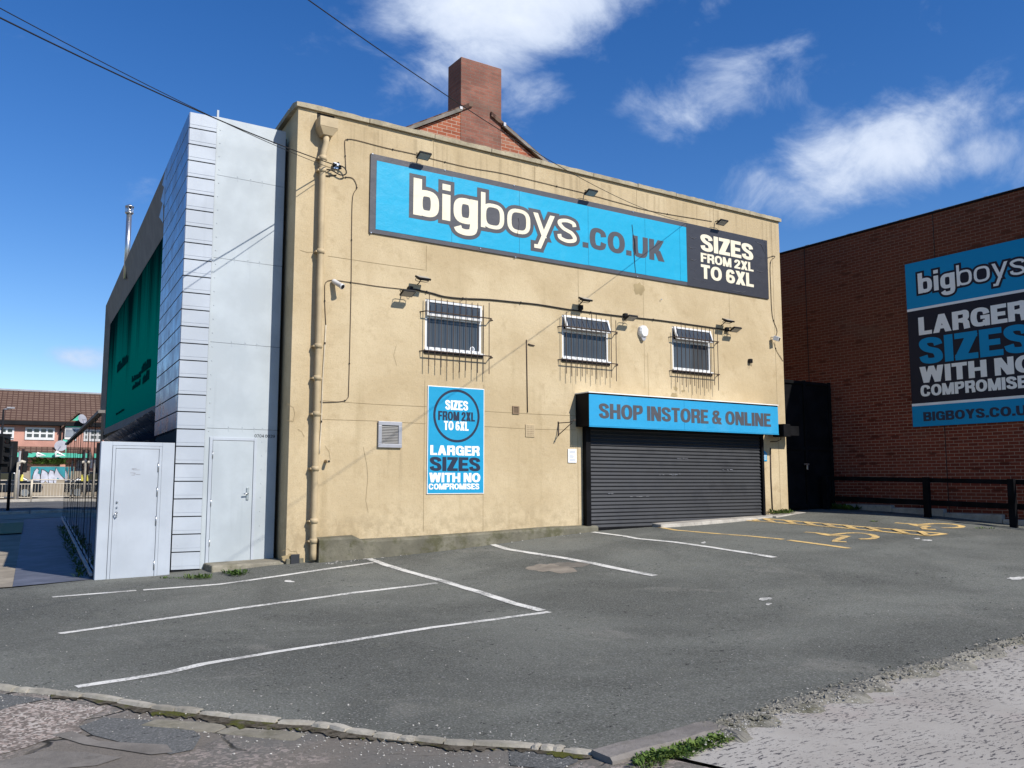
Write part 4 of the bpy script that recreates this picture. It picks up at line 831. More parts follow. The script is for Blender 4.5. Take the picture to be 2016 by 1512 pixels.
for q in ([(1356, 465), (1366, 470), (1372, 467)], [(1354, 485), (1362, 489), (1371, 488)], [(1357, 510), (1366, 513), (1372, 510)], [(1358, 528), (1370, 533)], [(1487, 475), (1499, 482), (1506, 500)], [(1487, 503), (1503, 510)], [(1486, 530), (1497, 536), (1505, 533)], [(1488, 552), (1504, 556)], [(1430, 570), (1462, 576), (1469, 573)], [(1362, 548), (1390, 556)], [(1500, 470), (1507, 478), (1509, 530)]):
    P_ = [fac(*p, -.036) for p in q]; MB().tube([Vector((p.x, -.034, p.z)) for p in P_], [.003]+[.011]*(len(P_)-2)+[.003], 6).build('vinyl_crease', 'charcoal', T)
T = sign_thing('poster_sign', 'tall cyan poster with a dark ring above white and dark lettering, cream wall', 'sign', (3.2, 0, 2.4))
MB().box(2.585, 3.80, -.018, -.002, 1.375, 3.365).build('panel', 'white_trim', T, bevel=.002)
MB().box(2.60, 3.786, -.0205, -.0182, 1.39, 3.35).build('blue_panel', 'cyan2', T)
rc = Vector((3.197, -.0205, 2.826)); mb = MB(); n = 64; vi = [mb.bm.verts.new(rc+Vector((math.cos(a)*.452, -.002, math.sin(a)*.452))) for a in (2*math.pi*k/n for k in range(n))]; vo = [mb.bm.verts.new(rc+Vector((math.cos(a)*.498, -.002, math.sin(a)*.498))) for a in (2*math.pi*k/n for k in range(n))]
for k in range(n): mb.bm.faces.new((vi[k], vi[(k+1) % n], vo[(k+1) % n], vo[k]))
mb.build('ring', 'navy_letter', T)
for s, xl, xr, yb, yt, m_, V, H in (('SIZES', 876.5, 921.5, 807.5, 788.5, 'white_letter', .27, .18), ('FROM 2XL', 862.5, 935, 828.5, 810.5, 'navy_letter', .27, .18), ('TO 6XL', 874, 922.5, 847.3, 829.5, 'white_letter', .27, .18),
                                 ('LARGER', 847, 944, 896.5, 877.5, 'white_letter', .25, .21), ('SIZES', 846, 945.5, 927.5, 900, 'navy_letter', .24, .2), ('WITH NO', 845, 945.5, 949.5, 931, 'white_letter', .25, .21), ('COMPROMISES', 843.8, 943.5, 963.5, 952, 'white_letter', .24, .2)):
    wall_text(T, m_, s, xl, xr, yb, yt, -.0205, .002, xm=(xl+xr)/2, V=V, H=H, track=.05)
# fascia box over the shutter
T = sign_thing('fascia_sign', 'cyan box sign with charcoal lettering projecting over the black roller shutter', 'sign', (8.8, 0, 3))
fz0, fz1, fx0, fx1, fy = 2.715, 3.385, 6.0, 11.66, -.44
MB().box(fx0, fx1, fy, -.002, fz0, fz1).build('sign_box', 'blackm', T, bevel=.004)
for a, b in ((fx0+.004, 8.62), (8.625, fx1-.004)): MB().box(a, b, fy-.006, fy-.001, fz0+.004, fz1-.03).build('blue_panel', 'cyan3', T)
MB().box(fx0-.01, fx1+.01, fy-.015, -.003, fz1+.001, fz1+.022).build('top_trim', 'white_trim', T)
MB().box(fx0, fx1, fy-.012, fy-.0015, fz0-.018, fz0-.001).build('drip_edge', 'cyan3', T)
a = fac(1179, 808, fy-.006).x; b = fac(1517, 828, fy-.006).x; z0 = fac(1516, 840.3, fy-.006).z; z1 = fac(1516, 814.5, fy-.006).z
lettering('lettering', 'charcoal', T, 'SHOP INSTORE & ONLINE', (a, fy-.006, z0), XU, ZU, b-a, z1-z0, YF*.003, V=.25, H=.18, track=.045)
# small notices
T = tag(MB().box(fac(1117.5, 897).x, fac(1134, 897).x, -.02, -.002, fac(1125, 911).z, fac(1125, 884).z).build('wall_notice', 'paper', None, bevel=.003), 'small white printed notice on the cream wall left of the black shutter', 'notice')
mb = MB(); x0, x1, z0, z1 = fac(1117.5, 897).x, fac(1134, 897).x, fac(1125, 911).z, fac(1125, 884).z
for i in range(9):
    if i in (2, 6): continue
    z = z1-.05-i*(z1-z0-.07)/9; mb.box(x0+.03, x1-random.uniform(.03, .1), -.0215, -.0202, z-.006, z+.002)
mb.build('print', 'blind', T)
x0, x1, z0, z1 = fac(1496.5, 897).x, fac(1509, 897).x, fac(1503, 908).z, fac(1503, 888).z
mb = MB(); mb.box(x0, x1, -.015, -.002, z0, z1-.05); mb.prism([(x0, -.002, z1-.049), (x1, -.002, z1-.049), ((x0+x1)/2, -.002, z1+.03)], (0, -.013, 0)); T = tag(mb.build('wall_notice', 'cyan3', None), 'small pale blue pointed notice on the cream wall right of the black shutter', 'notice')
mb = MB(); 
for i in range(5): z = z1-.075-i*.03; mb.box(x0+.02, x1-.02, -.0165, -.0152, z-.005, z+.004)
mb.build('print', 'white_letter', T)

# ------------------------------------------------------------------ lamps, cameras, alarm, vents and other fittings on the front
def flood_parts(root, up):
    s_ = 1 if up else -1
    # arm from the wall, then a flat lamp head tilted towards the wall (lens at +z when up)
    MB().tube([(0, -.0, 0), (0, -.06, .015*s_), (0, -.15, .07*s_), (0, -.2, .075*s_)], .011, 6).build('arm', 'black', root, local=True)
    c = Vector((0, -.24, .085*s_)); t = math.radians(24)*s_; ay = Vector((0, math.cos(t), math.sin(t))); az = Vector((0, -math.sin(t), math.cos(t)))
    mb = MB(); mb.obox(c, (.135, 0, 0), ay*.098, az*.02)
    for i in range(9): mb.obox(c-az*.032*s_+Vector((-.10+i*.025, 0, 0)), (.004, 0, 0), ay*.06, az*.012)
    h = mb.build('lamp_head', 'black', root, local=True, bevel=.004)
    MB().obox(c+az*.0215*s_, (.118, 0, 0), ay*.082, az*.0015).build('lens', 'led', h, local=True)
    mb = MB(); mb.tube([c+Vector((.142, 0, 0)), c+Vector((.142, .06, -.05*s_)), c+Vector((.1, .07, -.06*s_)), c+Vector((-.1, .07, -.06*s_)), c+Vector((-.142, .06, -.05*s_)), c+Vector((-.142, 0, 0))], .007, 5).build('bracket', 'black', root, local=True)
def fl(px, py, up, label):
    p = fac(px, py); r = thing('floodlight', label, 'floodlight', (p.x, 0, p.z), 'floodlights on the cream wall'); return r
FUP = FDN = None
for px, py, up, label in ((822, 560, 1, 'black floodlight facing up, upper left of the barred window nearest the downpipe'), (1140, 600, 1, 'black floodlight facing up, above the middle barred window'), (1420, 640, 1, 'black floodlight facing up, upper right of the barred window farthest from the downpipe'),
                          (792, 573, 0, 'black floodlight facing down, left of the junction box near the white bullet camera'), (1229, 622, 0, 'black floodlight facing down, between the middle barred window and the white alarm box'), (1434, 645, 0, 'black floodlight facing down, right of the third barred window'),
                          (824, 306, 0, 'black sign lamp above the big pale lettering at the left of the long banner'), (1151, 378, 0, 'black sign lamp over the middle of the long banner'), (1408, 436, 0, 'black sign lamp over the charcoal end panel of the long banner')):
    r = fl(px, py, up, label); src = FUP if up else FDN
    if src is None:
        flood_parts(r, up)
        if up: FUP = r
        else: FDN = r
    else:
        for ch in list(src.children): copy_tree(ch, r)
    r.scale = (.92, .92, .92)
mb = MB
for px, py, lab in ((806, 570, 'black cable junction box between the two floodlights left of the first barred window'), (1141, 606, 'black cable junction box on the thick cable above the middle barred window'), (1229, 622, 'black cable junction box above the floodlight beside the alarm box'), (1429, 649, 'black cable junction box at the right end of the thick cable'), (1475, 711, 'small black sensor box on the bare wall above the blue fascia, near the wall edge')):
    p = fac(px, py); o = thing('junction_box', lab, 'junction box', (p.x, 0, p.z))
    MB().box(-.045, .045, -.075, -.002, -.05, .05).build('box', 'black', o, local=True, bevel=.01)
    MB().tube([(-.02, -.05, -.05), (-.03, -.06, -.11), (.0, -.06, -.13), (.03, -.05, -.09), (.025, -.04, -.05)], .005, 5).build('cable_loop', 'cable', o, local=True)
    mb_ = MB(); mb_.lathe((0, -.076, 0), (0, -1, 0), [(.03, 0), (.026, .012)], 10); mb_.build('cover', 'black', o, local=True)
def wall_line(name, label, pts, r, mat='cable', y=-.012, cat='cable', clips=True, smooth=4):
    P_ = [fac(*q) for q in pts]; P_ = [Vector((p.x, y, p.z)) for p in P_]
    if smooth: P_ = [Vector(q) for q in spline(P_, smooth)]
    o = MB().tube(P_, r, 6).build(name, mat); tag(o, label, cat)
    if clips:
        for i in range(3, len(P_)-1, 9): p = P_[i]; MB().box(p.x-.010, p.x+.010, y-r*1.4, -.001, p.z-r-.005, p.z+r+.005).build('cable_clip', 'black', o)
    return o
wall_line('wall_cable', 'thick black cable running along the wall over the three barred windows', [(806, 568), (848, 577), (873, 584), (910, 588), (960, 590), (1012, 595), (1060, 600), (1122, 610), (1199, 620), (1248, 625.5), (1298, 631), (1357, 639), (1427, 649)], .015, y=-.017)
wall_line('wall_cable', 'thin dark cable from the downpipe past the white bullet camera to the junction box', [(641, 640), (639, 580), (645, 553), (690, 556), (745, 564), (800, 570)], .006, 'cable2')
wall_line('wall_cable', 'white cable hanging down the wall beside the downpipe', [(641, 640), (638, 690), (634, 760), (632, 830), (628, 893)], .012, 'cablew')
wall_line('wall_cable', 'dark cable looping over the top of the long banner between its lamps', [(680.5, 334), (679, 300), (678.6, 278), (684, 275), (698.6, 275.6), (758, 291), (813, 303), (835, 309), (922, 330), (996, 343), (1120, 373), (1145, 379), (1163, 384), (1228, 402), (1288, 417), (1401, 436)], .0065, 'cable2')
wall_line('wall_cable', 'thin cable dropping from the overhead wire bracket and hooking back to the downpipe', [(669, 352), (684, 349), (696, 353), (702, 370), (694, 388), (692, 448), (691, 560), (689, 654), (686, 768), (684, 783), (674, 790), (637, 792), (625, 788)], .006, 'cable2')
wall_line('wall_cable', 'dark cable running down the right side of the downpipe', [(662, 345), (645, 347), (634.6, 353), (633, 448), (632.5, 522), (628.6, 588)], .009)
wall_line('wall_cable', 'thin cable down the right edge of the wall to the small camera', [(1510, 508), (1522, 504), (1524.5, 507), (1516, 518), (1517, 570), (1520, 622), (1529, 650), (1527, 662)], .007, 'cable2')
wall_line('wall_cable', 'thin cable curling from the small camera down to the wall corner', [(1523, 674), (1528, 690), (1536, 703), (1541, 711)], .006, 'cable2')
wall_line('conduit', 'rusty upright conduit on the wall right of the black shutter', [(1516, 882), (1517, 940), (1520, 1004)], .017, 'rust', cat='pipe', smooth=0)
wall_line('conduit', 'thin rusty upright rod below and right of the first barred window', [(1036, 669), (1037, 740), (1038, 812)], .010, 'rust', cat='pipe', smooth=0, clips=False)
p = fac(1045, 679); o = MB().tube([(p.x-.07, -.012, p.z+.01), (p.x-.02, -.02, p.z), (p.x+.08, -.012, p.z-.01)], .012, 6).build('wall_hook', 'rust'); tag(o, 'short rusty hook on the wall beside the thin rusty rod', 'hook')
p = fac(641, 908); o = MB().tube([(p.x, 0, p.z), (p.x, -.09, p.z+.0), (p.x+.005, -.14, p.z-.005)], .028, 10).build('pipe_stub', 'pipe'); tag(o, 'short pipe stub sticking out of the wall low beside the downpipe', 'pipe'); MB().lathe((p.x+.005, -.141, p.z-.005), (0, -1, 0), [(.02, 0), (.018, .004)], 10).build('pipe_end', 'soot_shade', o)
# cameras
p = fac(659, 562); o = thing('security_camera', 'white bullet security camera on the cream wall near the downpipe', 'camera', (p.x, 0, p.z))
d = Vector((.35, -.62, -.42)).normalized(); c = Vector((.0, -.10, .02)); b_ = MB(); b_.lathe(c-d*.10, d, [(.036, 0), (.045, .02), (.045, .22), (.05, .222), (.05, .25)], 16); b_.build('body', 'pvc', o, local=True)
MB().lathe(c+d*.151, d, [(.04, 0), (.038, .004)], 14).build('lens', 'black', o, local=True); MB().tube([(0, 0, .05), (0, -.05, .05), c-d*.04], .018, 8).build('bracket', 'pvc', o, local=True)
p = fac(1519, 668); o = thing('security_camera', 'small white square faced camera near the right edge of the cream wall', 'camera', (p.x, 0, p.z))
d = Vector((.3, -.75, -.3)).normalized(); c = Vector((.02, -.14, .0)); u = d.cross(Vector((0, 0, 1))).normalized(); w = u.cross(d)
MB().obox(c, u*.06, w*.055, d*.07).build('body', 'pvc', o, local=True, bevel=.008); MB().obox(c+d*.0715, u*.042, w*.038, d*.0012).build('lens', 'black', o, local=True); MB().tube([(-.02, 0, .05), (0, -.08, .04), c], .012, 6).build('bracket', 'pvc', o, local=True)
# alarm box
p = fac(1264, 656); o = thing('alarm_box', 'white shield shaped alarm box with a grey base on the wall between the barred windows', 'alarm', (p.x, 0, p.z))
sh_ = [(-.13, .03), (-.11, .12), (-.03, .17), (.07, .165), (.135, .09), (.12, -.03), (.06, -.10), (-.06, -.10), (-.12, -.03)]
b_ = MB(); A_ = [b_.bm.verts.new((x, -.002, z)) for x, z in sh_]; B_ = [b_.bm.verts.new((x*.96, -.06, z*.97)) for x, z in sh_]; C_ = [b_.bm.verts.new((x*.72, -.10, z*.76)) for x, z in sh_]; n = len(sh_)
for X, Y in ((A_, B_), (B_, C_)):
    for i in range(n): b_.bm.faces.new((X[i], X[(i+1) % n], Y[(i+1) % n], Y[i])).smooth = False
b_.bm.faces.new(C_); b_.build('cover', 'pvc', o, local=True, bevel=.006)
MB().prism([(-.075, -.003, -.101), (.075, -.003, -.101), (.02, -.003, -.175), (-.03, -.003, -.175)], (0, -.06, 0)).build('strobe_base', 'alu', o, local=True, bevel=.004)
# vents
p0, p1 = fac(742.5, 881), fac(790, 831); o = thing('wall_vent', 'grey metal louvred vent low on the cream wall left of the poster', 'vent', (p0.x, 0, p0.z)); W_, H_ = p1.x-p0.x, p1.z-p0.z; b_ = MB(); e = .07
b_.box(0, W_, -.045, -.002, 0, e); b_.box(0, W_, -.045, -.002, H_-e, H_); b_.box(0, e, -.045, -.002, e, H_-e); b_.box(W_-e, W_, -.045, -.002, e, H_-e); b_.build('frame', 'alu', o, local=True, bevel=.006); b_ = MB()
for i in range(11): z = e+.012+i*(H_-2*e-.02)/11; b_.hexa([(e, -.034, z), (W_-e, -.034, z), (W_-e, -.012, z+.02), (e, -.012, z+.02)], [(e, -.034, z+.006), (W_-e, -.034, z+.006), (W_-e, -.012, z+.027), (e, -.012, z+.027)])
b_.build('louvres', 'louv', o, local=True); MB().box(e, W_-e, -.010, -.003, e, H_-e).build('back_plate', 'louv', o, local=True)
p0, p1 = fac(1008.5, 815), fac(1021.5, 800); o = thing('wall_vent', 'small rusty brown slotted vent beside the foot of the thin rusty rod', 'vent', (p0.x, 0, p0.z)); W_, H_ = p1.x-p0.x, p1.z-p0.z
b_ = MB(); b_.box(0, W_, -.02, -.002, 0, .02); b_.box(0, W_, -.02, -.002, H_-.02, H_); b_.box(0, .025, -.02, -.002, .02, H_-.02); b_.box(W_-.03, W_, -.02, -.002, .02, H_-.02); b_.build('frame', 'terra', o, local=True); b_ = MB()
for i in range(5): z = .025+i*(H_-.05)/5; b_.box(.025, W_-.03, -.014, -.006, z, z+.014)
b_.build('louvres', 'terra', o, local=True); MB().box(.02, W_-.02, -.0055, -.0022, .02, H_-.02).build('back_plate', 'soot_shade', o, local=True)
p0, p1 = fac(1034, 860), fac(1052, 836); o = thing('wall_vent', 'cream painted air brick with rows of square holes below the thin rusty rod', 'vent', (p0.x, 0, p0.z)); W_, H_ = p1.x-p0.x, p1.z-p0.z
MB().box(0, W_, -.016, -.002, 0, H_).build('frame', 'pipe', o, local=True, bevel=.004); b_ = MB()
for i in range(5):
    for j in range(6): x = .03+i*(W_-.075)/4.2; z = .03+j*(H_-.07)/5; b_.box(x, x+.018, -.0175, -.0162, z, z+.016)
b_.build('holes', 'terra', o, local=True)
# wrought iron hanging bracket
a, b, c_, d_ = fac(1099, 830), fac(1100, 858), fac(1117, 832), fac(1092, 868)
o = MB(); o.box(a.x-.014, a.x+.014, -.012, -.002, b.z, a.z); o.tube([(a.x, -.01, a.z-.03), (a.x+.05, -.30, a.z-.03), (a.x+.06, -.46, a.z-.0)] , .009, 6); o.tube([(a.x, -.01, b.z+.02), (a.x+.05, -.40, a.z-.04)], .009, 6)
o.tube([(a.x+.06+.02*math.cos(t_), -.47+.02*math.sin(t_), a.z+.0+.02*math.sin(t_*1.3)) for t_ in np.linspace(0, 6, 9)], .006, 5)
o = o.build('hanging_bracket', 'rust'); tag(o, 'rusty wrought iron hanging bracket left of the blue fascia sign', 'bracket')
# black unit at the right end of the fascia
o = thing('box_light', 'black metal box unit fixed at the right end of the blue fascia sign', 'box', (12.1, 0, 2.7)); MB().box(11.78, 12.02, -.50, -.16, 2.66, 2.96).build('housing', 'blackm', o, bevel=.01); MB().box(12.022, 12.5, -.36, -.22, 2.70, 2.93).build('side_arm', 'blackm', o, bevel=.006); MB().tube([(11.9, -.3, 2.66), (11.9, -.3, 2.60), (11.88, -.2, 2.56), (11.88, -.0, 2.56)], .012, 6).build('bracket', 'rust', o)

# ------------------------------------------------------------------ overhead wires
def wire(label, a, b, far, r, sag):
    P_ = []; a, b, far = Vector(a), Vector(b), Vector(far)
    # parabola through attachment a, sighted point b, and far pole end
    L1 = (b-a).length; L2 = L1+(far-b).length; t1 = L1/L2
    for i in range(41):
        t = i/40; q = a*((t-t1)*(t-1)/(t1)) + b*(t*(t-1)/(t1*(t1-1))) + far*(t*(t-t1)/(1-t1)); P_.append(q)
    o = MB().tube(P_, r, 6).build('overhead_wire', 'cable'); tag(o, label, 'wire'); return o
def ends(pxb, s): return CAM+ray(*pxb)*s
A1 = fac(660, 325, -.06); wire('thick black overhead wire from the upper left to the insulator beside the downpipe', A1, ends((0, 35), 8.5), (-19, -18, 6.4), .009, 0)
A2 = fac(657, 333, -.06); wire('thin overhead wire running just beside the thick one to the downpipe', A2, ends((0, 16), 8.0), (-19, -18.6, 6.4), .0055, 0)
A3 = fac(1352, 437, -.05); wire('black overhead wire slanting down past the chimney to the long banner', A3, ends((607, 0), 6.4), (-20, -20.5, 5.3), .005, 0)
o = thing('wire_bracket', 'insulator bracket with curled cables where overhead wires meet the cream wall', 'bracket', (A1.x, 0, A1.z))
b_ = MB(); b_.box(-.02, .10, -.03, -.002, -.05, .06); b_.box(.02, .05, -.09, -.03, -.01, .03); b_.build('plate', 'steel', o, local=True)
b_ = MB()
for x, z in ((-.02, .0), (.06, .03), (.10, -.02)): b_.lathe((x, -.05, z-.03), (0, 0, 1), [(.018, 0), (.026, .02), (.016, .035), (.024, .05), (.012, .07)], 10)
b_.build('insulator', 'black', o, local=True)
MB().tube([Vector(q) for q in spline([(0, -.06, .02), (.16, -.08, -.02), (.2, -.08, -.12), (.1, -.06, -.16), (-.1, -.05, -.10), (-.26, -.03, -.18)], 4)], .012, 6).build('cable_loop', 'cable', o, local=True)

# ================================================================== brick building on the right
brick = thing('brick_building', 'dark red brick building in shade with a flat parapet, right of the cream shop', 'building', (XB, -2, .7))
TOPB = 7.98
YB = -5.32
MB().box(XB, XB+12, YB, 9, -.3, TOPB).build('wall', 'brick', brick); MB().box(XB+.001, XB+12, YB-.006, YB-.001, -.3, TOPB-.001).build('front_wall', 'brickx', brick)
b_ = MB(); y = YB-.03
while y < 9:
    e = min(9, y+random.uniform(1.6, 2.6)); b_.box(XB-.035, XB+.3, y+.01, e-.01, TOPB+.002, TOPB+.045); y = e
b_.build('coping', 'blackm', brick)
b_ = MB(); y = YB+.3
while y < 8.5: b_.box(XB-.042, XB+.2, y, y+random.uniform(.05, .2), TOPB+.046, TOPB+.062); y += random.uniform(.9, 1.6)
b_.box(XB-.038, XB-.02, YB, 9, TOPB+.0455, TOPB+.054); b_.build('coping_strip', 'alu', brick)
y1, y2 = brk(1838, 460).y, brk(1863, 900).y; b_ = MB(); b_.box(XB-.004, XB-.001, y1-.009, y1+.009, 5.9, TOPB); b_.box(XB-.004, XB-.001, y2-.009, y2+.009, .5, 2.9); b_.box(XB-.004, XB-.001, 1.0, 1.02, .5, TOPB); b_.build('movement_joint', 'soot_shade', brick)
b_ = MB()
for k in range(4): b_.box(XB-.16, XB-.002, YB+k*1.32, YB+k*1.32+1.31, .1, hgt(XB-.2, YB+.6+k*1.32)+.14)
b_.build('footing', 'sill', brick, bevel=.02)
T = thing('billboard', 'large blue and black billboard with white and blue lettering on the shaded brick wall', 'sign', (XB, -4, 3))
b0 = brk(1783.5, 521); b1 = brk(1800, 841.5); yL = (b0.y+b1.y)/2; yE = YB+.04; zT, zB = 6.885, 2.90
MB().box(XB-.05, XB-.004, yE, yL, zB, zT).build('backing_board', 'black_sign', T, bevel=.004)
zs1 = brk(1787, 613).z; zs2 = brk(1798, 798).z; XS = XB-.05
def panel(name, mat, za, zb, lift): MB().box(XS-lift, XS-lift+.0025, yE+.002, yL-.002, za, zb).build(name, mat, T)
panel('blue_panel', 'cyan4', zs1+.03, zT-.003, .003); panel('blue_panel', 'cyan4', zB+.003, zs2-.03, .003); panel('white_stripe', 'white_trim', zs1-.03, zs1+.03, .004); panel('white_stripe', 'white_trim', zs2-.03, zs2+.03, .004)
YN = Vector((0, -1, 0)); XN = Vector((-1, 0, 0))
def bb_text(mat, s, pxl, pxr, base, top, lift=.003, name='lettering', **kw):
    (xm, yb, yt) = base[0], base[1], top; zb, zt = brk(xm, yb, XS).z, brk(xm, yt, XS).z; ym = (yb+yt)/2
    ya, yb_ = brk(pxl, ym, XS).y, brk(pxr, ym-30, XS).y
    return lettering(name, mat, T, s, (XS, ya, zb), YN, ZU, ya-yb_, zt-zb, XN*lift, **kw)
bk = dict(V=.2, H=.17, track=.085, styles=st)
bb_text('black_sign', 'bigboys', 1807.5, 2019, (1809, 578.5), 538.5, .006, 'letter_outline', o=.10, **bk); bb_text('white_letter', 'bigboys', 1807.5, 2019, (1809, 578.5), 538.5, .0085, **bk)
for s, m_, l, r, xm, yb, yt in (('LARGER', 'white_letter', 1808.5, 2022, 1809, 660.5, 625.5), ('SIZES', 'blue_letter', 1810, 2031, 1830, 716, 664), ('WITH NO', 'white_letter', 1811, 2041, 1818, 754, 722), ('COMPROMISES', 'white_letter', 1812.5, 2045, 1816, 781, 758.5), ('BIGBOYS.CO.UK', 'navy_letter', 1818, 2043, 1820, 829.5, 811.5)):
    bb_text(m_, s, l, r, (xm, yb), yt, .005, V=.25, H=.21, track=.05)
# black gate between the two buildings
G = thing('metal_gate', 'tall black boarded steel gate closing the gap between cream shop and brick wall', 'gate', (13.5, .3, .9))
gy = .32; b_ = MB(); b_.box(12.52, 14.62, gy, gy+.05, .86, 4.16).build('gate_leaf', 'blackm', G)
b_ = MB()
for x in (12.52, 13.52, 14.52): b_.box(x, x+.09, gy-.05, gy-.002, .84, 4.18)
for z in (.95, 2.4, 4.08): b_.box(12.612, 13.518, gy-.04, gy-.002, z, z+.08); b_.box(13.612, 14.518, gy-.04, gy-.002, z, z+.08)
b_.build('gate_frame', 'blackm', G, bevel=.004)
b_ = MB(); b_.box(13.42, 13.60, gy-.075, gy-.052, 2.02, 2.06); b_.build('bolt', 'steel', G); MB().box(13.49, 13.55, gy-.09, gy-.076, 1.90, 2.02).build('padlock', 'steel', G, bevel=.008)
# timber rail barrier in front of the brick wall
R = thing('barrier_rail', 'black timber post and rail barrier in front of the brick wall', 'barrier', (14.1, -3, .7)); XR = 14.1
g0 = hgt(XR, -.4)
def rl(y): return 1.745-.045*max(0, -y-.3)/2.0
for za, zb in ((-.10, 0), (-.62, -.50)):
    b_ = MB(); b_.hexa([(XR-.03, -9, rl(-9)+za), (XR+.03, -9, rl(-9)+za), (XR+.03, .25, rl(0)+za), (XR-.03, .25, rl(0)+za)], [(XR-.03, -9, rl(-9)+zb), (XR+.03, -9, rl(-9)+zb), (XR+.03, .25, rl(0)+zb), (XR-.03, .25, rl(0)+zb)]); b_.build('rail', 'blackw', R, bevel=.006)
for y in (.1, -2.62, -4.52, -6.6, -8.7): b_ = MB().box(XR-.032-.1, XR-.034, y-.07, y+.07, hgt(XR, y)-.1, rl(y)+.01); b_.build('post', 'blackw', R, bevel=.008)

# ================================================================== metal clad building on the left
clad = thing('clad_building', 'pale grey metal clad building with a large green screen, left of the cream shop', 'building', tuple(loc(.8, 1, .2)))
ZT = 7.79
q = [(.37, .26), (1.66, .30), (1.66, 19.4), (.37, 19.4)]
MB().hexa([loc(a, b, -.2) for a, b in q], [loc(a, b, 7.68) for a, b in q]).build('core_wall', 'darkwall', clad)
b_ = MB(); b_.hexa([loc(a, b, -.2) for a, b in ((.02, .02), (.45, .02), (.45, .25), (.02, .25))], [loc(a, b, 7.70) for a, b in ((.02, .02), (.45, .02), (.45, .25), (.02, .25))]); b_.hexa([loc(a, b, 2.2) for a, b in ((.02, .251), (.36, .251), (.36, 3.3), (.02, 2.9))], [loc(a, b, 7.70) for a, b in ((.02, .251), (.36, .251), (.36, 3.3), (.02, 2.9))]); b_.build('backing', 'gap', clad)
NBD = 27; dz = (ZT-.20)/NBD
b_ = MB()
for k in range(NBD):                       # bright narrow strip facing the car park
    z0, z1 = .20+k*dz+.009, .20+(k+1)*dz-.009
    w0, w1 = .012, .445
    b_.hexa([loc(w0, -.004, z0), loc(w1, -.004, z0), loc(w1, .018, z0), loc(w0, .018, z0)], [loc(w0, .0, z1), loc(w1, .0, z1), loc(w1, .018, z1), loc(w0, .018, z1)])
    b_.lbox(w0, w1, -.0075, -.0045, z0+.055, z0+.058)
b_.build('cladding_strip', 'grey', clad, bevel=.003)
b_ = MB()
for k in range(8, NBD):                    # side bands, shade and sky reflection put into the darker metal colour
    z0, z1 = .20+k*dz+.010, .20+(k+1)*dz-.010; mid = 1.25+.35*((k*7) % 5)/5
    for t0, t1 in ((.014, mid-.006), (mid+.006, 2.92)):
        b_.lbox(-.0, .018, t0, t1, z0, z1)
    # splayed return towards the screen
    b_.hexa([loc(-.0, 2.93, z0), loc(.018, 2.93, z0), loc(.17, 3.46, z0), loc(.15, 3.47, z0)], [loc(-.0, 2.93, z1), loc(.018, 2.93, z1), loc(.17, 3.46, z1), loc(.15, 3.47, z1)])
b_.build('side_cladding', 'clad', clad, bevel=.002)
# undercut foot of the side wall: folded plates
b_ = MB()
for k in range(4):
    t0, t1 = .3+k*1.5, .3+(k+1)*1.5-.05; dl = .12*(k % 2)
    if k < 2: b_.poly([loc(.0, t0, 2.44), loc(.0, t1+.5, 2.44), loc(.42+dl, t1, 2.15), loc(.42, t0, 2.1)])
for k in range(3):
    za, zb = 3.0-.28*k, 3.0-.28*(k+1); t0 = 3.0+k*.0
    b_.poly([loc(-.004, 2.92, za-.01), loc(.15, 3.5, za-.01), loc(.52, 3.9, zb+.02), loc(.30, 2.95, zb-.05)])
    b_.poly([loc(.0, 3.5+k*.2, za), loc(.0, 17.5, za), loc(.36, 17.5, zb+.02), loc(.36, 3.6+k*.2, zb+.02)])
b_.build('folded_plates', 'clad', clad)
# screen recess: soffit, frame, green face
gt0, gt1 = 3.47, 18.95; S_ = .15
gz = lambda t: (3.14+(3.45-3.14)*(t-gt0)/(gt1-gt0), 6.70+(7.19-6.70)*(t-gt0)/(gt1-gt0))
b_ = MB(); b_.poly([loc(0, 2.93, ZT-.02), loc(0, 19.4, 7.93), loc(S_, gt1, gz(gt1)[1]), loc(S_, gt0, gz(gt0)[1])]); b_.poly([loc(0, 2.93, ZT-.02), loc(0, 19.4, 7.93), loc(.5, 19.4, 7.95), loc(.5, 2.93, ZT)]); b_.poly([loc(0, 19.4, 7.93), loc(S_, gt1, gz(gt1)[1]), loc(S_, gt1, gz(gt1)[0]), loc(0, 19.4, 3.1)]); b_.poly([loc(0, 19.4, 7.93), loc(0, 19.4, 3.1), loc(.5, 19.4, 3.1), loc(.5, 19.4, 7.95)])
b_.build('soffit', 'soffit', clad)
b_ = MB()
for k, (t, z) in enumerate(((3.0, 7.55), (3.12, 7.25), (3.27, 6.95))):   # zigzag ends of the folded bands
    b_.poly([loc(-.006, t-.12, z+.2), loc(-.006, t+.45, z+.02), loc(.02, t-.02, z-.22)]); b_.poly([loc(-.004, t+.45, z+.02), loc(.02, t-.02, z-.22), loc(.10, t+.12, z-.2)])
b_.build('folded_plates', 'clad', clad)
b_ = MB(); b_.poly([loc(S_-.04, gt0, gz(gt0)[0]-.22), loc(S_-.04, gt1, gz(gt1)[0]-.22), loc(S_-.02, gt1, gz(gt1)[0]), loc(S_-.02, gt0, gz(gt0)[0])]); b_.poly([loc(S_-.04, gt0, gz(gt0)[0]-.22), loc(S_-.04, gt1, gz(gt1)[0]-.22), loc(.4, gt1, gz(gt1)[0]-.3), loc(.4, gt0, gz(gt0)[0]-.3)]); b_.build('screen_sill', 'soffit', clad)
b_ = MB(); nr = 74
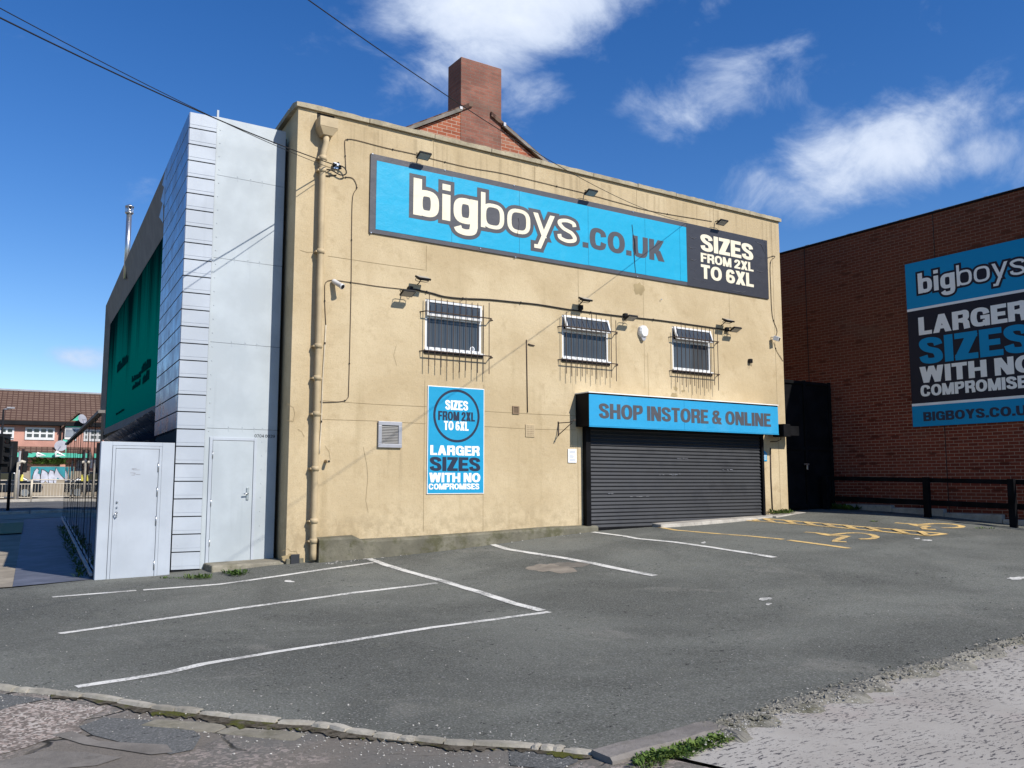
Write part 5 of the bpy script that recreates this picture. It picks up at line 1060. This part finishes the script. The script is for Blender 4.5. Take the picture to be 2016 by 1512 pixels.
for i in range(nr):      # slightly ribbed screen
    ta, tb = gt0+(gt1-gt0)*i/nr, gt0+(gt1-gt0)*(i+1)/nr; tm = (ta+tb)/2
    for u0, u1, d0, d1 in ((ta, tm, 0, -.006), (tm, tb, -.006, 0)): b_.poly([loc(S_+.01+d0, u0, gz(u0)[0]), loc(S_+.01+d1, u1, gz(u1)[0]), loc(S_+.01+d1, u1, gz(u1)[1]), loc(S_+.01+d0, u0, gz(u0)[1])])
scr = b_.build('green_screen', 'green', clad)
def smear(px0, py0, px1, py1, h, seed):    # illegible dark lettering on the screen
    r = random.Random(seed); b_ = MB(); n0 = E1; p0_ = O2+E1*(S_-.002)
    a = on_plane(px0, py0, n0, p0_); b = on_plane(px1, py1, n0, p0_); m = 9
    for i in range(m):
        f = i/m; g = (i+1)/m; u, v = a.lerp(b, f), a.lerp(b, g); hh = h*r.uniform(.6, 1)
        b_.poly([u, v, v+Vector((0, 0, hh)), u+Vector((0, 0, hh*r.uniform(.7, 1.05)))])
    bmesh.ops.remove_doubles(b_.bm, verts=b_.bm.verts, dist=1e-4); b_.build('print_lettering', 'greentxt', scr)
smear(278, 736, 296, 722, .26, 1); smear(259, 753, 277, 742, .16, 2); smear(280, 757, 293, 746, .26, 3); smear(260, 768, 276, 757, .16, 4); smear(230, 735, 252, 712, .32, 5); smear(228, 818, 244, 808, .08, 6)
b_ = MB(); b_.tube([loc(.9, 12.0, 7.5), loc(.9, 12.0, hp(254, 418, 12.0)[1])], .085, 14); s_f, z_f = hp(254, 410, 12.0)
fl_ = MB(); fs = hp(253, 450, 12.0)[0]; fl_.tube([loc(fs, 12, 7.4), loc(fs, 12, hp(253, 420, 12)[1])], .075, 16); fo = fl_.build('flue_pipe', 'steel', clad); b_.bm.free()
zf = hp(253, 420, 12)[1]; fl_ = MB(); fl_.lathe(loc(fs, 12, zf), (0, 0, 1), [(.09, -.02), (.12, 0), (.12, .03)], 16); fl_.lathe(loc(fs, 12, zf+.18), (0, 0, 1), [(.12, 0), (.125, .03), (.02, .09)], 16)
for a in range(6): fl_.tube([loc(fs, 12, zf)+Vector((math.cos(a*1.047)*.1, math.sin(a*1.047)*.1, .02)), loc(fs, 12, zf+.19)+Vector((math.cos(a*1.047)*.1, math.sin(a*1.047)*.1, 0))], .012, 5)
fl_.lathe(loc(fs, 12, zf), (0, 0, 1), [(.05, 0), (.05, .18)], 10); fl_.build('flue_cowl', 'steel', fo)
# flat panelled front with a flush door
PY = .55; x0, x1 = -1.245, -.028; zlev = [.42, 2.48, 3.92, 5.36, 6.80, 7.83]
b_ = MB(); dx0, dx1, dz1 = -1.155, -.37, 2.335
for a, b in zip(zlev, zlev[1:]):
    if a == .42:
        b_.box(x0, dx0, PY, PY+.03, .18, b-.003); b_.box(dx1, x1, PY, PY+.03, .27, b-.003); b_.box(dx0, dx1, PY, PY+.03, dz1, b-.003)
    else: b_.box(x0, x1, PY, PY+.03, a+.003, b-.003)
b_.box(x0-.002, x0+.032, PY-.035, PY-.001, .2, 7.93)          # upright fin beside the strip
for z in np.arange(.55, 7.7, .235):
    for x in (x0+.075, -.10-.0):
        if dx0-.02 < x < dx1 and z < dz1: continue
        b_.lathe((x+random.uniform(-.004, .004), PY-.0005, z), (0, -1, 0), [(.012, 0), (.009, .006)], 6)
    if z < dz1+.1: b_.lathe((dx1+.09, PY-.0005, z+.08), (0, -1, 0), [(.010, 0), (.007, .005)], 6)
for z in zlev[1:-1]:
    for x in (-.85, -.62, -.42): b_.lathe((x, PY-.0005, z+.03), (0, -1, 0), [(.013, 0), (.01, .006)], 6); b_.box(x-.004, x+.004, PY-.004, PY-.0005, z-.05, z+.03)
b_.build('flat_panel', 'greyp', clad)
fr = MB(); fr.box(dx0, dx0+.05, PY-.02, PY+.03, .27, dz1); fr.box(dx1-.05, dx1, PY-.02, PY+.03, .27, dz1); fr.box(dx0+.05, dx1-.05, PY-.02, PY+.03, dz1-.05, dz1-.0005); fr.build('door_frame', 'grey', clad, bevel=.003)
dr = MB().box(dx0+.056, dx1-.056, PY-.012, PY+.03, .29, dz1-.056).build('door', 'greyp', clad, bevel=.003)
b_ = MB(); b_.box(dx1-.155, dx1-.115, PY-.03, PY-.0125, 1.30, 1.50); b_.tube([(dx1-.135, PY-.03, 1.40), (dx1-.135, PY-.07, 1.40), (dx1-.215, PY-.075, 1.40)], .011, 8); b_.build('handle', 'steel', dr)
b_ = MB()
for z in (.55, 1.2, 1.98): b_.tube([(dx0+.053, PY-.024, z), (dx0+.053, PY-.024, z+.12)], .009, 6)
b_.build('hinge', 'steel', dr)
MB().box(x1+.001, -.004, PY+.02, PY+.2, .1, 7.7).build('corner_gap', 'soot_shade', clad)
a = fac(501, 858.5, PY).x; b = fac(541, 858.5, PY).x; z0 = fac(520, 861.5, PY).z; z1 = fac(520, 855.5, PY).z
lettering('number_marking', 'black', clad, '0704 0039', (a, PY, z0), XU, ZU, b-a, z1-z0, YF*.003, V=.14, H=.13, track=.12)
# step under the flat panel
stp = tag(MB().hexa([(-1.19, -.02, -.05), (.0, -.02, .05), (.0, .56, .05), (-1.19, .56, -.05)], [(-1.18, .02, .285), (-.02, .03, .30), (.0, .56, .315), (-1.18, .56, .29)]).build('door_step', 'step', None, bevel=.025), 'low mossy concrete step below the flush grey door beside the cream shop corner', 'step')
# kiosk
kx0, kx1, ky, kz0, kz1 = -2.815, -1.745, .32, .05, 2.212
K = thing('metal_kiosk', 'pale grey metal cabinet with a flush door standing in front of the clad building', 'cabinet', (-2.3, .6, .1))
d0, d1, dt = -2.655, -1.93, 2.155
b_ = MB(); b_.box(kx0, d0, ky, ky+.11, kz0, kz1); b_.box(d1, kx1, ky, ky+.11, kz0, kz1); b_.box(d0, d1, ky, ky+.11, dt, kz1); b_.box(d0, d1, ky+.05, ky+.11, kz0, dt); b_.box(kx1-.03, kx1, ky+.11, ky+.9, kz0, kz1); b_.build('body', 'grey', K, bevel=.004)
b_ = MB(); b_.box(d0+.004, d0+.045, ky-.012, ky+.045, kz0, dt-.004); b_.box(d1-.045, d1-.004, ky-.012, ky+.045, kz0, dt-.004); b_.box(d0+.045, d1-.045, ky-.012, ky+.045, dt-.045, dt-.0045); b_.build('door_frame', 'grey', K, bevel=.003)
dr = MB().box(d0+.05, d1-.05, ky-.004, ky+.045, kz0+.06, dt-.05).build('door', 'grey', K, bevel=.003)
b_ = MB()
for z in (.32, 1.0, 1.45, 1.83): b_.tube([(d1-.052, ky-.016, z-.07), (d1-.052, ky-.016, z+.07)], .009, 6)
b_.build('hinge', 'steel', dr)
b_ = MB()
for z, r in ((1.29, .018), (1.21, .014), (1.13, .02), (1.07, .013)): b_.lathe((d0+.10, ky-.0045, z), (0, -1, 0), [(r, 0), (r*.9, .012), (r*.4, .03)], 10)
b_.tube([(d0+.1, ky-.03, 1.13), (d0+.07, ky-.05, 1.12), (d0+.1, ky-.06, 1.08)], .009, 6); b_.build('handle', 'steel', dr)
b_ = MB(); r = random.Random(5); c = Vector((-2.30, ky-.0055, 1.74))
for k in range(9): a = r.uniform(0, 6.28); x, z = c.x+r.uniform(-.05, .05), c.z+r.uniform(-.07, .07); b_.box(x-r.uniform(.01, .04), x+r.uniform(.01, .03), ky-.0052-k*.0002, ky-.0045, z-.004, z+.006)
b_.build('scuff_marks', 'alu', dr)
# free standing screen of black glass along the footpath
GL = thing('glass_screen', 'long black reflective glass screen along the footpath behind the grey cabinet', 'glass wall', tuple(loc(-1.1, 8, .3)))
gl_edges = [-.06, .75, 1.5, 2.4, 3.5, 4.4, 5.5, 6.6, 7.8, 9.0, 10.2, 11.4, 12.6, 13.8, 15.0, 16.2]
for k, (ta, tb) in enumerate(zip(gl_edges, gl_edges[1:])):
    wob = random.uniform(-.0035, .0035)
    b_ = MB(); q = [(-1.1, ta+.008), (-1.1+wob, tb-.008), (-1.075+wob, tb-.008), (-1.075, ta+.008)]; za = hgt(*loc(-1.1, ta, 0)[:2])+.12
    b_.hexa([loc(s, t, za) for s, t in q], [loc(s, t, 2.66+.006*t) for s, t in q]); b_.build('glass_panel', 'darkglass', GL)
b_ = MB(); 
for t in gl_edges: b_.lbox(-1.104, -1.07, t-.013, t+.013, .1, 2.66+.006*t)
b_.build('panel_joint', 'gap', GL)
b_ = MB(); b_.hexa([loc(-1.15, .0, 2.662), loc(-1.05, 0, 2.662), loc(-1.05, 16.3, 2.76), loc(-1.15, 16.3, 2.76)], [loc(-1.15, .0, 2.71), loc(-1.05, 0, 2.71), loc(-1.05, 16.3, 2.81), loc(-1.15, 16.3, 2.81)]); b_.build('top_rail', 'soffit', GL)
b_ = MB(); b_.hexa([loc(-1.15, .0, .17), loc(-1.11, 0, .17), loc(-1.11, 16.0, .48), loc(-1.15, 16.0, .48)], [loc(-1.15, .0, .22), loc(-1.11, 0, .22), loc(-1.11, 16.0, .53), loc(-1.15, 16.0, .53)]); b_.build('base_rail', 'alu', GL)

# ================================================================== across the road
HT = 53.0
def HP(px, py, t=HT): return hp(px, py, t)
H_ = thing('terraced_house', 'pink brick terrace with brown tiled roof and white windows across the road', 'house', tuple(loc(-5, HT, 1)))
sL, sR = -32.0, 9.0; ze = HP(60, 829)[1]; zr = HP(100, 772, HT+4)[1]; zb = .7
MB().lbox(sL, sR, HT, HT+8, zb, ze).build('wall', 'house', H_)
b_ = MB(); b_.hexa([loc(sL-.3, HT-.45, ze-.05), loc(sR+.3, HT-.45, ze-.05), loc(sR+.3, HT+4, zr-.12), loc(sL-.3, HT+4, zr-.12)], [loc(sL-.3, HT-.45, ze+.05), loc(sR+.3, HT-.45, ze+.05), loc(sR+.3, HT+4, zr), loc(sL-.3, HT+4, zr)])
b_.hexa([loc(sL-.3, HT+4, zr-.12), loc(sR+.3, HT+4, zr-.12), loc(sR+.3, HT+8.4, ze-.05), loc(sL-.3, HT+8.4, ze-.05)], [loc(sL-.3, HT+4, zr), loc(sR+.3, HT+4, zr), loc(sR+.3, HT+8.4, ze+.05), loc(sL-.3, HT+8.4, ze+.05)]); rfh = b_.build('roof', 'tiles', H_)
b_ = MB(); b_.lbox(sL-.3, sR+.3, HT+3.88, HT+4.12, zr-.02, zr+.1); b_.build('ridge', 'alu', rfh)
b_ = MB(); b_.lbox(sL, sR, HT-.5, HT-.4, ze-.28, ze-.02); b_.lbox(sL, sR, HT-.4, HT-.01, ze-.30, ze-.22); b_.build('gutter', 'black', H_)
def hwin(pxa, pxb, pya, pyb, cols, rows=2, t=HT, tag_='window', parent=H_):
    s0, z1 = HP(pxa, pya, t); s1, z0 = HP(pxb, pyb, t); b_ = MB(); e = .11
    b_.lbox(s0, s1, t-.06, t-.005, z0-.06, z0+e); b_.lbox(s0, s1, t-.06, t-.005, z1-e, z1)
    for c in range(cols+1): x = s0+(s1-s0-e)*c/cols; b_.lbox(x, x+e, t-.06, t-.005, z0+e, z1-e)
    for r in range(1, rows): z = z0+(z1-z0)*r/rows; b_.lbox(s0+e, s1-e, t-.058, t-.005, z-.05, z+.05)
    f = b_.build(tag_, 'pvc', parent); b_ = MB(); b_.lbox(s0+.04, s1-.04, t-.03, t-.003, z0+.04, z1-.04); b_.build('pane', 'glass', f)
for a in (-262, -212, -162, -112, -40): hwin(a, a+34 if a != -40 else 27, 840, 864, 4 if a != -40 else 5)
hwin(50, 107, 841, 865, 4); hwin(168, 197, 842, 865, 2)
for a in (-240, -150, -60): hwin(a, a+30, 904, 920, 3, 1)
hwin(0, 24, 903, 919, 2, 1); hwin(220, 250, 904, 920, 2, 1); hwin(176, 188, 902, 921, 1, 1)
# mint gabled bay with a dish
s0, zg0 = HP(128, 841); s1, zg1 = HP(181, 818); sm = (s0+s1)/2
b_ = MB(); b_.prism([loc(s0, HT-.35, zg0), loc(s1, HT-.35, zg0), loc(sm, HT-.35, zg1)], E2*.8); bay = b_.build('gable_bay', 'mint', H_)
b_ = MB(); 
for sa, sb in ((s0-.25, sm), (s1+.25, sm)):
    za, zb2 = zg0-.12, zg1+.12; b_.hexa([loc(sa, HT-.5, za), loc(sb, HT-.5, zb2), loc(sb, HT+2, zb2), loc(sa, HT+2, za)], [loc(sa, HT-.5, za+.12), loc(sb, HT-.5, zb2+.12), loc(sb, HT+2, zb2+.12), loc(sa, HT+2, za+.12)])
b_.build('bay_roof', 'tiles', bay)
zc = HP(150, 865)[1]; zd = HP(150, 900)[1]; b_ = MB(); b_.lbox(s0, s1, HT-.3, HT-.01, zc-.02, zg0-.01); b_.build('bay_front', 'whitewash', bay)
b_ = MB(); 
for f in (.2, .5, .8): x = s0+(s1-s0)*f; b_.lbox(x-.28, x+.28, HT-.33, HT-.301, zc+.15, zg0-.15)
b_.build('pane', 'blind', bay); b_ = MB(); b_.lbox(HP(123, 880)[0], HP(132, 880)[0], HT-.25, HT-.01, zd, zc-.03); b_.build('bay_side', 'mint', bay)
def dish(px, py, r, d):
    s, z = HP(px, py, HT-.6); c = loc(s, HT-.75, z); b_ = MB(); b_.lathe(c, d, [(r, .12), (r*.8, .05), (.03, 0)], 16); b_.tube([c, loc(s, HT-.1, z-.15)], .04, 6); b_.tube([c, c+Vector(d).normalized()*.5+Vector((0, 0, -.2))], .02, 5); b_.build('satellite_dish', 'alu', H_)
dish(160, 826, .34, (.5, -.8, .3)); dish(120, 879, .40, (-.2, -.9, .35))
b_ = MB(); x, z = HP(119.5, 850); b_.lbox(x-.07, x+.07, HT-.16, HT-.01, zb, ze-.2); b_.build('downpipe', 'black', H_)
# low lean-to roof with mint fascia, porch frames
za = HP(60, 882)[1]; zc_ = HP(60, 896)[1]; sA, sB = HP(8, 890)[0], HP(128, 890)[0]
b_ = MB(); b_.hexa([loc(sA, HT-1.6, zc_), loc(sB, HT-1.6, zc_), loc(sB, HT-.01, za), loc(sA, HT-.01, za)], [loc(sA, HT-1.6, zc_+.1), loc(sB, HT-1.6, zc_+.1), loc(sB, HT-.01, za+.1), loc(sA, HT-.01, za+.1)]); b_.build('lean_to_roof', 'tiles', H_)
b_ = MB(); b_.lbox(sA, sB, HT-1.7, HT-1.61, zc_-.18, zc_+.12); b_.build('fascia_board', 'mint', H_); b_ = MB(); b_.lbox(HP(20, 900)[0], HP(42, 900)[0], HT-.3, HT-.02, .8, zc_-.3); b_.build('garage_door', 'blind', H_)
for p0, p1, p2 in (((73, 892), (88, 897), (73, 898)), ((110, 889), (126, 897), (110, 898))):
    P_ = [loc(HP(*q, HT-2)[0], HT-2, HP(*q, HT-2)[1]) for q in (p0, p1, p2)]
    b_ = MB(); b_.tube([P_[0], P_[1], P_[2], P_[0]], .09, 5); b_.build('porch_frame', 'pvc', H_)
# boundary wall with spray paint
WT = 43.0; BW = thing('boundary_wall', 'concrete boundary wall with teal and silver spray painting in front of the pink terrace', 'wall', tuple(loc(-5, WT, .8)))
s_a, z_a = hp(59, 918, WT); s_b, _ = hp(230, 920, WT); z_l = hp(20, 927, WT)[1]
b_ = MB(); b_.lbox(-34, s_a, WT, WT+.25, .5, z_l); b_.lbox(s_a+.001, s_b, WT-.02, WT+.25, .5, z_a); b_.build('wall', 'gwall', BW)
b_ = MB()
q = [hp(x, y, WT-.02) for x, y in ((60, 919), (128, 919), (128, 940), (122, 944), (60, 944))]; b_.poly([loc(s, WT-.024, z) for s, z in q]); gp = b_.build('graffiti_field', 'teal', BW)
b_ = MB(); bd = MB(); gq = lambda x, yy, y: loc(hp(x, yy, WT)[0], y, hp(x, yy, WT)[1])
for shape in ([(64, 949), (65, 938), (68, 928), (73, 922), (76, 926), (74, 932), (78, 934), (79, 941), (77, 950)], [(80, 951), (81, 936), (83, 925), (88, 927), (93, 931), (95, 940), (94, 951), (89, 946), (86, 950)], [(96, 950), (95, 935), (99, 926), (105, 928), (107, 938), (104, 951)], [(106, 950), (107, 934), (111, 922), (115, 930), (120, 937), (126, 943), (118, 944), (113, 940), (110, 951)]):
    cx_ = sum(p[0] for p in shape)/len(shape); cy_ = sum(p[1] for p in shape)/len(shape)
    bd.poly([gq(cx_+(x-cx_)*1.28, cy_+(y-cy_)*1.14, WT-.0265) for x, y in shape]); b_.poly([gq(x, y, WT-.0285) for x, y in shape])
bd.build('graffiti_outline', 'dark_letter', gp); b_.build('graffiti_letters', 'silver', gp)
# guard railings along the pavement edge
b0 = None
for k, sA in enumerate([-26+2.4*i for i in range(14)]):
    t = 35.0+.02*k; c = loc(sA, t, 0); zg = hgt(c.x, c.y)
    if b0 is None:
        R0 = thing('guard_railing', 'galvanised pedestrian guard railing panels in a row along the far pavement', 'railing', tuple(loc(sA, t, zg)), 'guard railings across the road'); b_ = MB(); v = lambda s, z: E1*s+Vector((0, 0, z))
        for s in (0, 2.36): b_.tube([v(s, 0), v(s, 1.08)], .035, 6)
        for z in (1.05, .86, .2): b_.tube([v(0, z), v(2.36, z)], .026, 5)
        b_.build('frame', 'rail', R0, local=True); b_ = MB()
        for i in range(1, 17): b_.tube([v(i*2.36/17, .2), v(i*2.36/17, .86)], .014, 4)
        b_.build('bars', 'rail', R0, local=True); b0 = R0
    else: r = copy_tree(R0); r.location = loc(sA, t, zg)
# traffic signals
def signal(px, py_top, t, yaw, label, box=False):
    s, z = hp(px, py_top, t); c = loc(s, t, 0); zg = hgt(c.x, c.y); o = thing('traffic_light', label, 'traffic light', (c.x, c.y, zg), None, (0, 0, yaw)); h = z-zg
    MB().tube([(0, 0, -.1), (0, 0, h-.1)], .06, 8).build('pole', 'black' if not box else 'alu', o, local=True)
    MB().box(-.30, .30, -.14, -.10, h-1.25, h).build('backboard', 'black', o, local=True, bevel=.03)
    hd = MB().box(-.16, .16, -.32, -.141, h-1.15, h-.1).build('signal_head', 'black', o, local=True, bevel=.02)
    for i in range(3):
        zz = h-.28-i*.34; b_ = MB(); b_.lathe((0, -.321, zz), (0, -1, 0), [(.11, 0), (.09, .02)], 14); b_.build('lens', 'redglass' if i == 0 else 'soot_shade', hd, local=True).location = (0, 0, 0)
        b_ = MB(); b_.tube([(.12*math.cos(a), -.33, zz+.12*math.sin(a)) for a in np.linspace(-.4, 3.54, 10)], .02, 5); b_.hexa([(-.12, -.33, zz+.1), (.12, -.33, zz+.1), (.12, -.52, zz+.07), (-.12, -.52, zz+.07)], [(-.12, -.33, zz+.13), (.12, -.33, zz+.13), (.12, -.52, zz+.1), (-.12, -.52, zz+.1)]); b_.build('hood', 'black', hd, local=True)
    if box: MB().box(-.08, .08, -.2, -.07, 1.0, 1.32).build('push_button_unit', 'yellow', o, local=True, bevel=.02)
    return o
signal(3, 854, 23.5, math.radians(35), 'black traffic light at the left picture edge, beside the thin lamp column')
signal(24, 868, 25.0, math.radians(205), 'black traffic light seen from behind, left of the bent grey pole')
signal(40, 884, 34.6, math.radians(95), 'black traffic light side on, yellow push button unit on its grey pole', True)
signal(-62, 858, 30.0, math.radians(20), 'traffic light left of the picture, seen only as a reflection in the black glass')
signal(-95, 850, 34.6, math.radians(60), 'traffic light far left, mirrored in the black glass, with a yellow button unit', True)
s, z = hp(7, 806, 27.0); c = loc(s, 27.0, 0); zg = hgt(c.x, c.y); o = thing('lamp_column', 'thin dark lamp column rising in front of the brown tiled roof', 'lamp post', (c.x, c.y, zg)); MB().tube([(0, 0, -.1), (0, 0, 1.2), (0, 0, z-zg)], [.07, .06, .035], 8).build('pole', 'black', o, local=True); b_ = MB(); b_.tube([(0, 0, z-zg), (.12, 0, z-zg+.02), (.28, 0, z-zg+.06)], .03, 6); b_.box(.12, .4, -.06, .06, z-zg+.05, z-zg+.11); b_.build('lamp_head', 'alu', o, local=True); MB().box(-.08, .08, -.1, .02, 2.4, 2.75).build('camera_box', 'pvc', o, local=True)
s, z = hp(34, 908, 34.2); c = loc(s, 34.2, 0); zg = hgt(c.x, c.y); o = MB().tube([(c.x, c.y, zg-.1), (c.x, c.y, z-.35), (c.x+.05, c.y, z-.1), (c.x+.2, c.y, z), (c.x+.35, c.y, z-.06)], .075, 8).build('bent_post', 'rail'); tag(o, 'short bent grey post behind the guard railing, below the traffic lights', 'post')
# parked car beyond the railing
def car(s, t, label):
    c = loc(s, t, 0); zg = hgt(c.x, c.y)+.02; o = thing('parked_car', label, 'car', (c.x, c.y, zg), None, (0, 0, -A45))
    prof = [(-2.1, .35), (-2.12, .7), (-1.9, .82), (-1.0, .92), (-.45, 1.38), (.75, 1.42), (1.45, .98), (2.0, .9), (2.12, .6), (2.08, .32)]
    b_ = MB(); b_.prism([(x, -.82, z) for x, z in prof], (0, 1.64, 0)); b_.build('body', 'carpaint', o, local=True, bevel=.09)
    for y in (-.826, .822): b_ = MB(); b_.prism([(-.82, y, .95), (-.40, y, 1.30), (.70, y, 1.33), (1.15, y, .98)], (0, .004, 0)); b_.build('window', 'darkglass', o, local=True)
    b_ = MB(); b_.hexa([(-1.0, -.68, .935), (-1.0, .68, .935), (-.47, .62, 1.37), (-.47, -.62, 1.37)], [(-1.02, -.68, .95), (-1.02, .68, .95), (-.49, .62, 1.385), (-.49, -.62, 1.385)]); b_.build('windscreen', 'darkglass', o, local=True)
    for x in (-1.3, 1.3):
        for y in (-.84, .66): b_ = MB(); b_.lathe((x, y, .32), (0, 1, 0), [(.2, -.005), (.32, .0), (.32, .18), (.2, .185)], 18); w = b_.build('wheel', 'rubber', o, local=True); b_ = MB(); b_.lathe((x, y-.012 if y < 0 else y+.187, .32), (0, 1, 0), [(.19, 0), (.19, .006)], 14); b_.build('rim', 'steel', w, local=True)
    for y in (-.6, .6): b_ = MB(); b_.lathe((-2.09, y, .68), (-1, 0, 0), [(.1, 0), (.07, .06)], 10); b_.build('headlight', 'pvc', o, local=True)
car(hp(-6, 960, 38.5)[0], 38.5, 'dark parked car half hidden behind the guard railing at the left picture edge')
car(hp(-110, 960, 38.0)[0], 38.0, 'dark parked car far left, mirrored in the black glass screen')
c = loc(hp(192, 930, 50)[0], 50, 0); 

# ================================================================== weeds
def weed(name, label, spots, r, n, mat, up=1.0, flat=.6, kind='plant'):
    rr = random.Random(len(label)*7+n); b_ = MB()
    for c in spots:
        c = Vector(c)
        for _ in range(n):
            a = rr.uniform(0, 6.283); d = r*rr.random()**.5; el = rr.uniform(.25, 1.25)*up; L_ = r*rr.uniform(.35, .85); base = c+Vector((math.cos(a)*d*.7, math.sin(a)*d*.7, 0)); a2 = a+rr.uniform(-.8, .8)
            dr_ = Vector((math.cos(a2)*math.cos(el), math.sin(a2)*math.cos(el), math.sin(el))); tip = base+dr_*L_; tip.z -= L_*.18; sd = dr_.cross(Vector((0, 0, 1))).normalized()*L_*rr.uniform(.14, .28)*flat; mid = base+dr_*L_*.55+Vector((0, 0, L_*.06))
            v = [b_.bm.verts.new(q) for q in (base, mid-sd, tip, mid+sd)]; b_.bm.faces.new((v[0], v[1], v[3])); b_.bm.faces.new((v[1], v[2], v[3]))
    return tag(b_.build(name, mat), label, kind)
def gp_(px, py, dz=0): p = gnd(px, py); p.z += dz; return p
weed('weed_clump', 'bushy green weed growing against the front of the concrete door step', [gp_(x, 1131+random.uniform(-3, 3)) for x in (450, 458, 465, 470, 476)], .13, 42, 'weed_dark')
weed('weed_clump', 'grassy tuft at the left end of the concrete door step', [gp_(x, 1139) for x in (372, 382, 392, 400, 408)], .14, 40, 'weed', 1.1, .35)
weed('weed_clump', 'low weeds at the foot of the pale strip beside the grey cabinet', [gp_(x, 1139) for x in (322, 330, 350)], .07, 22, 'weed_dark')
weed('weed_clump', 'green weed at the right corner of the cream shop wall', [(x, -.1, .845) for x in (11.85, 12.0, 12.15, 12.3)], .2, 60, 'weed')
weed('weed_clump', 'dark leafy weed at the foot of the brick wall beside the black gate', [(14.35, y, hgt(14.3, y)) for y in (.05, -.15, -.4)], .26, 80, 'weed_dark')
weed('weed_clump', 'small yellow green weed in the asphalt beyond the yellow hatching', [gp_(1718, 1027), gp_(1724, 1027.5)], .08, 26, 'weed')
weed('weed_clump', 'small weed in the asphalt right of the far yellow wheelchair mark', [gp_(x, 1041+abs(x-1935)*.03) for x in (1927, 1938, 1952)], .09, 16, 'weed')
weed('weed_clump', 'bright green weeds growing along the near side of the large kerb stone', [gp_(random.uniform(1262, 1425), 0) if False else gp_(x, 1496-(x-1270)*.33+random.uniform(-6, 9), -.02) for x in np.linspace(1262, 1425, 34)], .075, 34, 'weed', 1.0, .8)
wg = weed('weeds', 'dark weeds along the foot of the black glass screen', [tuple(loc(-1.22, t, hgt(*loc(-1.22, t, 0)[:2]))) for t in np.linspace(.3, 12, 22)], .16, 26, 'weed_dark')
del wg['label']; del wg['category']; wg['kind'] = 'stuff'
weed('weed_clump', 'overgrown shrub in the porch of the pink terrace', [tuple(loc(HP(x, 910, HT-2)[0], HT-2, HP(x, 915, HT-2)[1])) for x in (80, 90, 98, 108, 118)], .9, 60, 'weed_dark', kind='shrub')
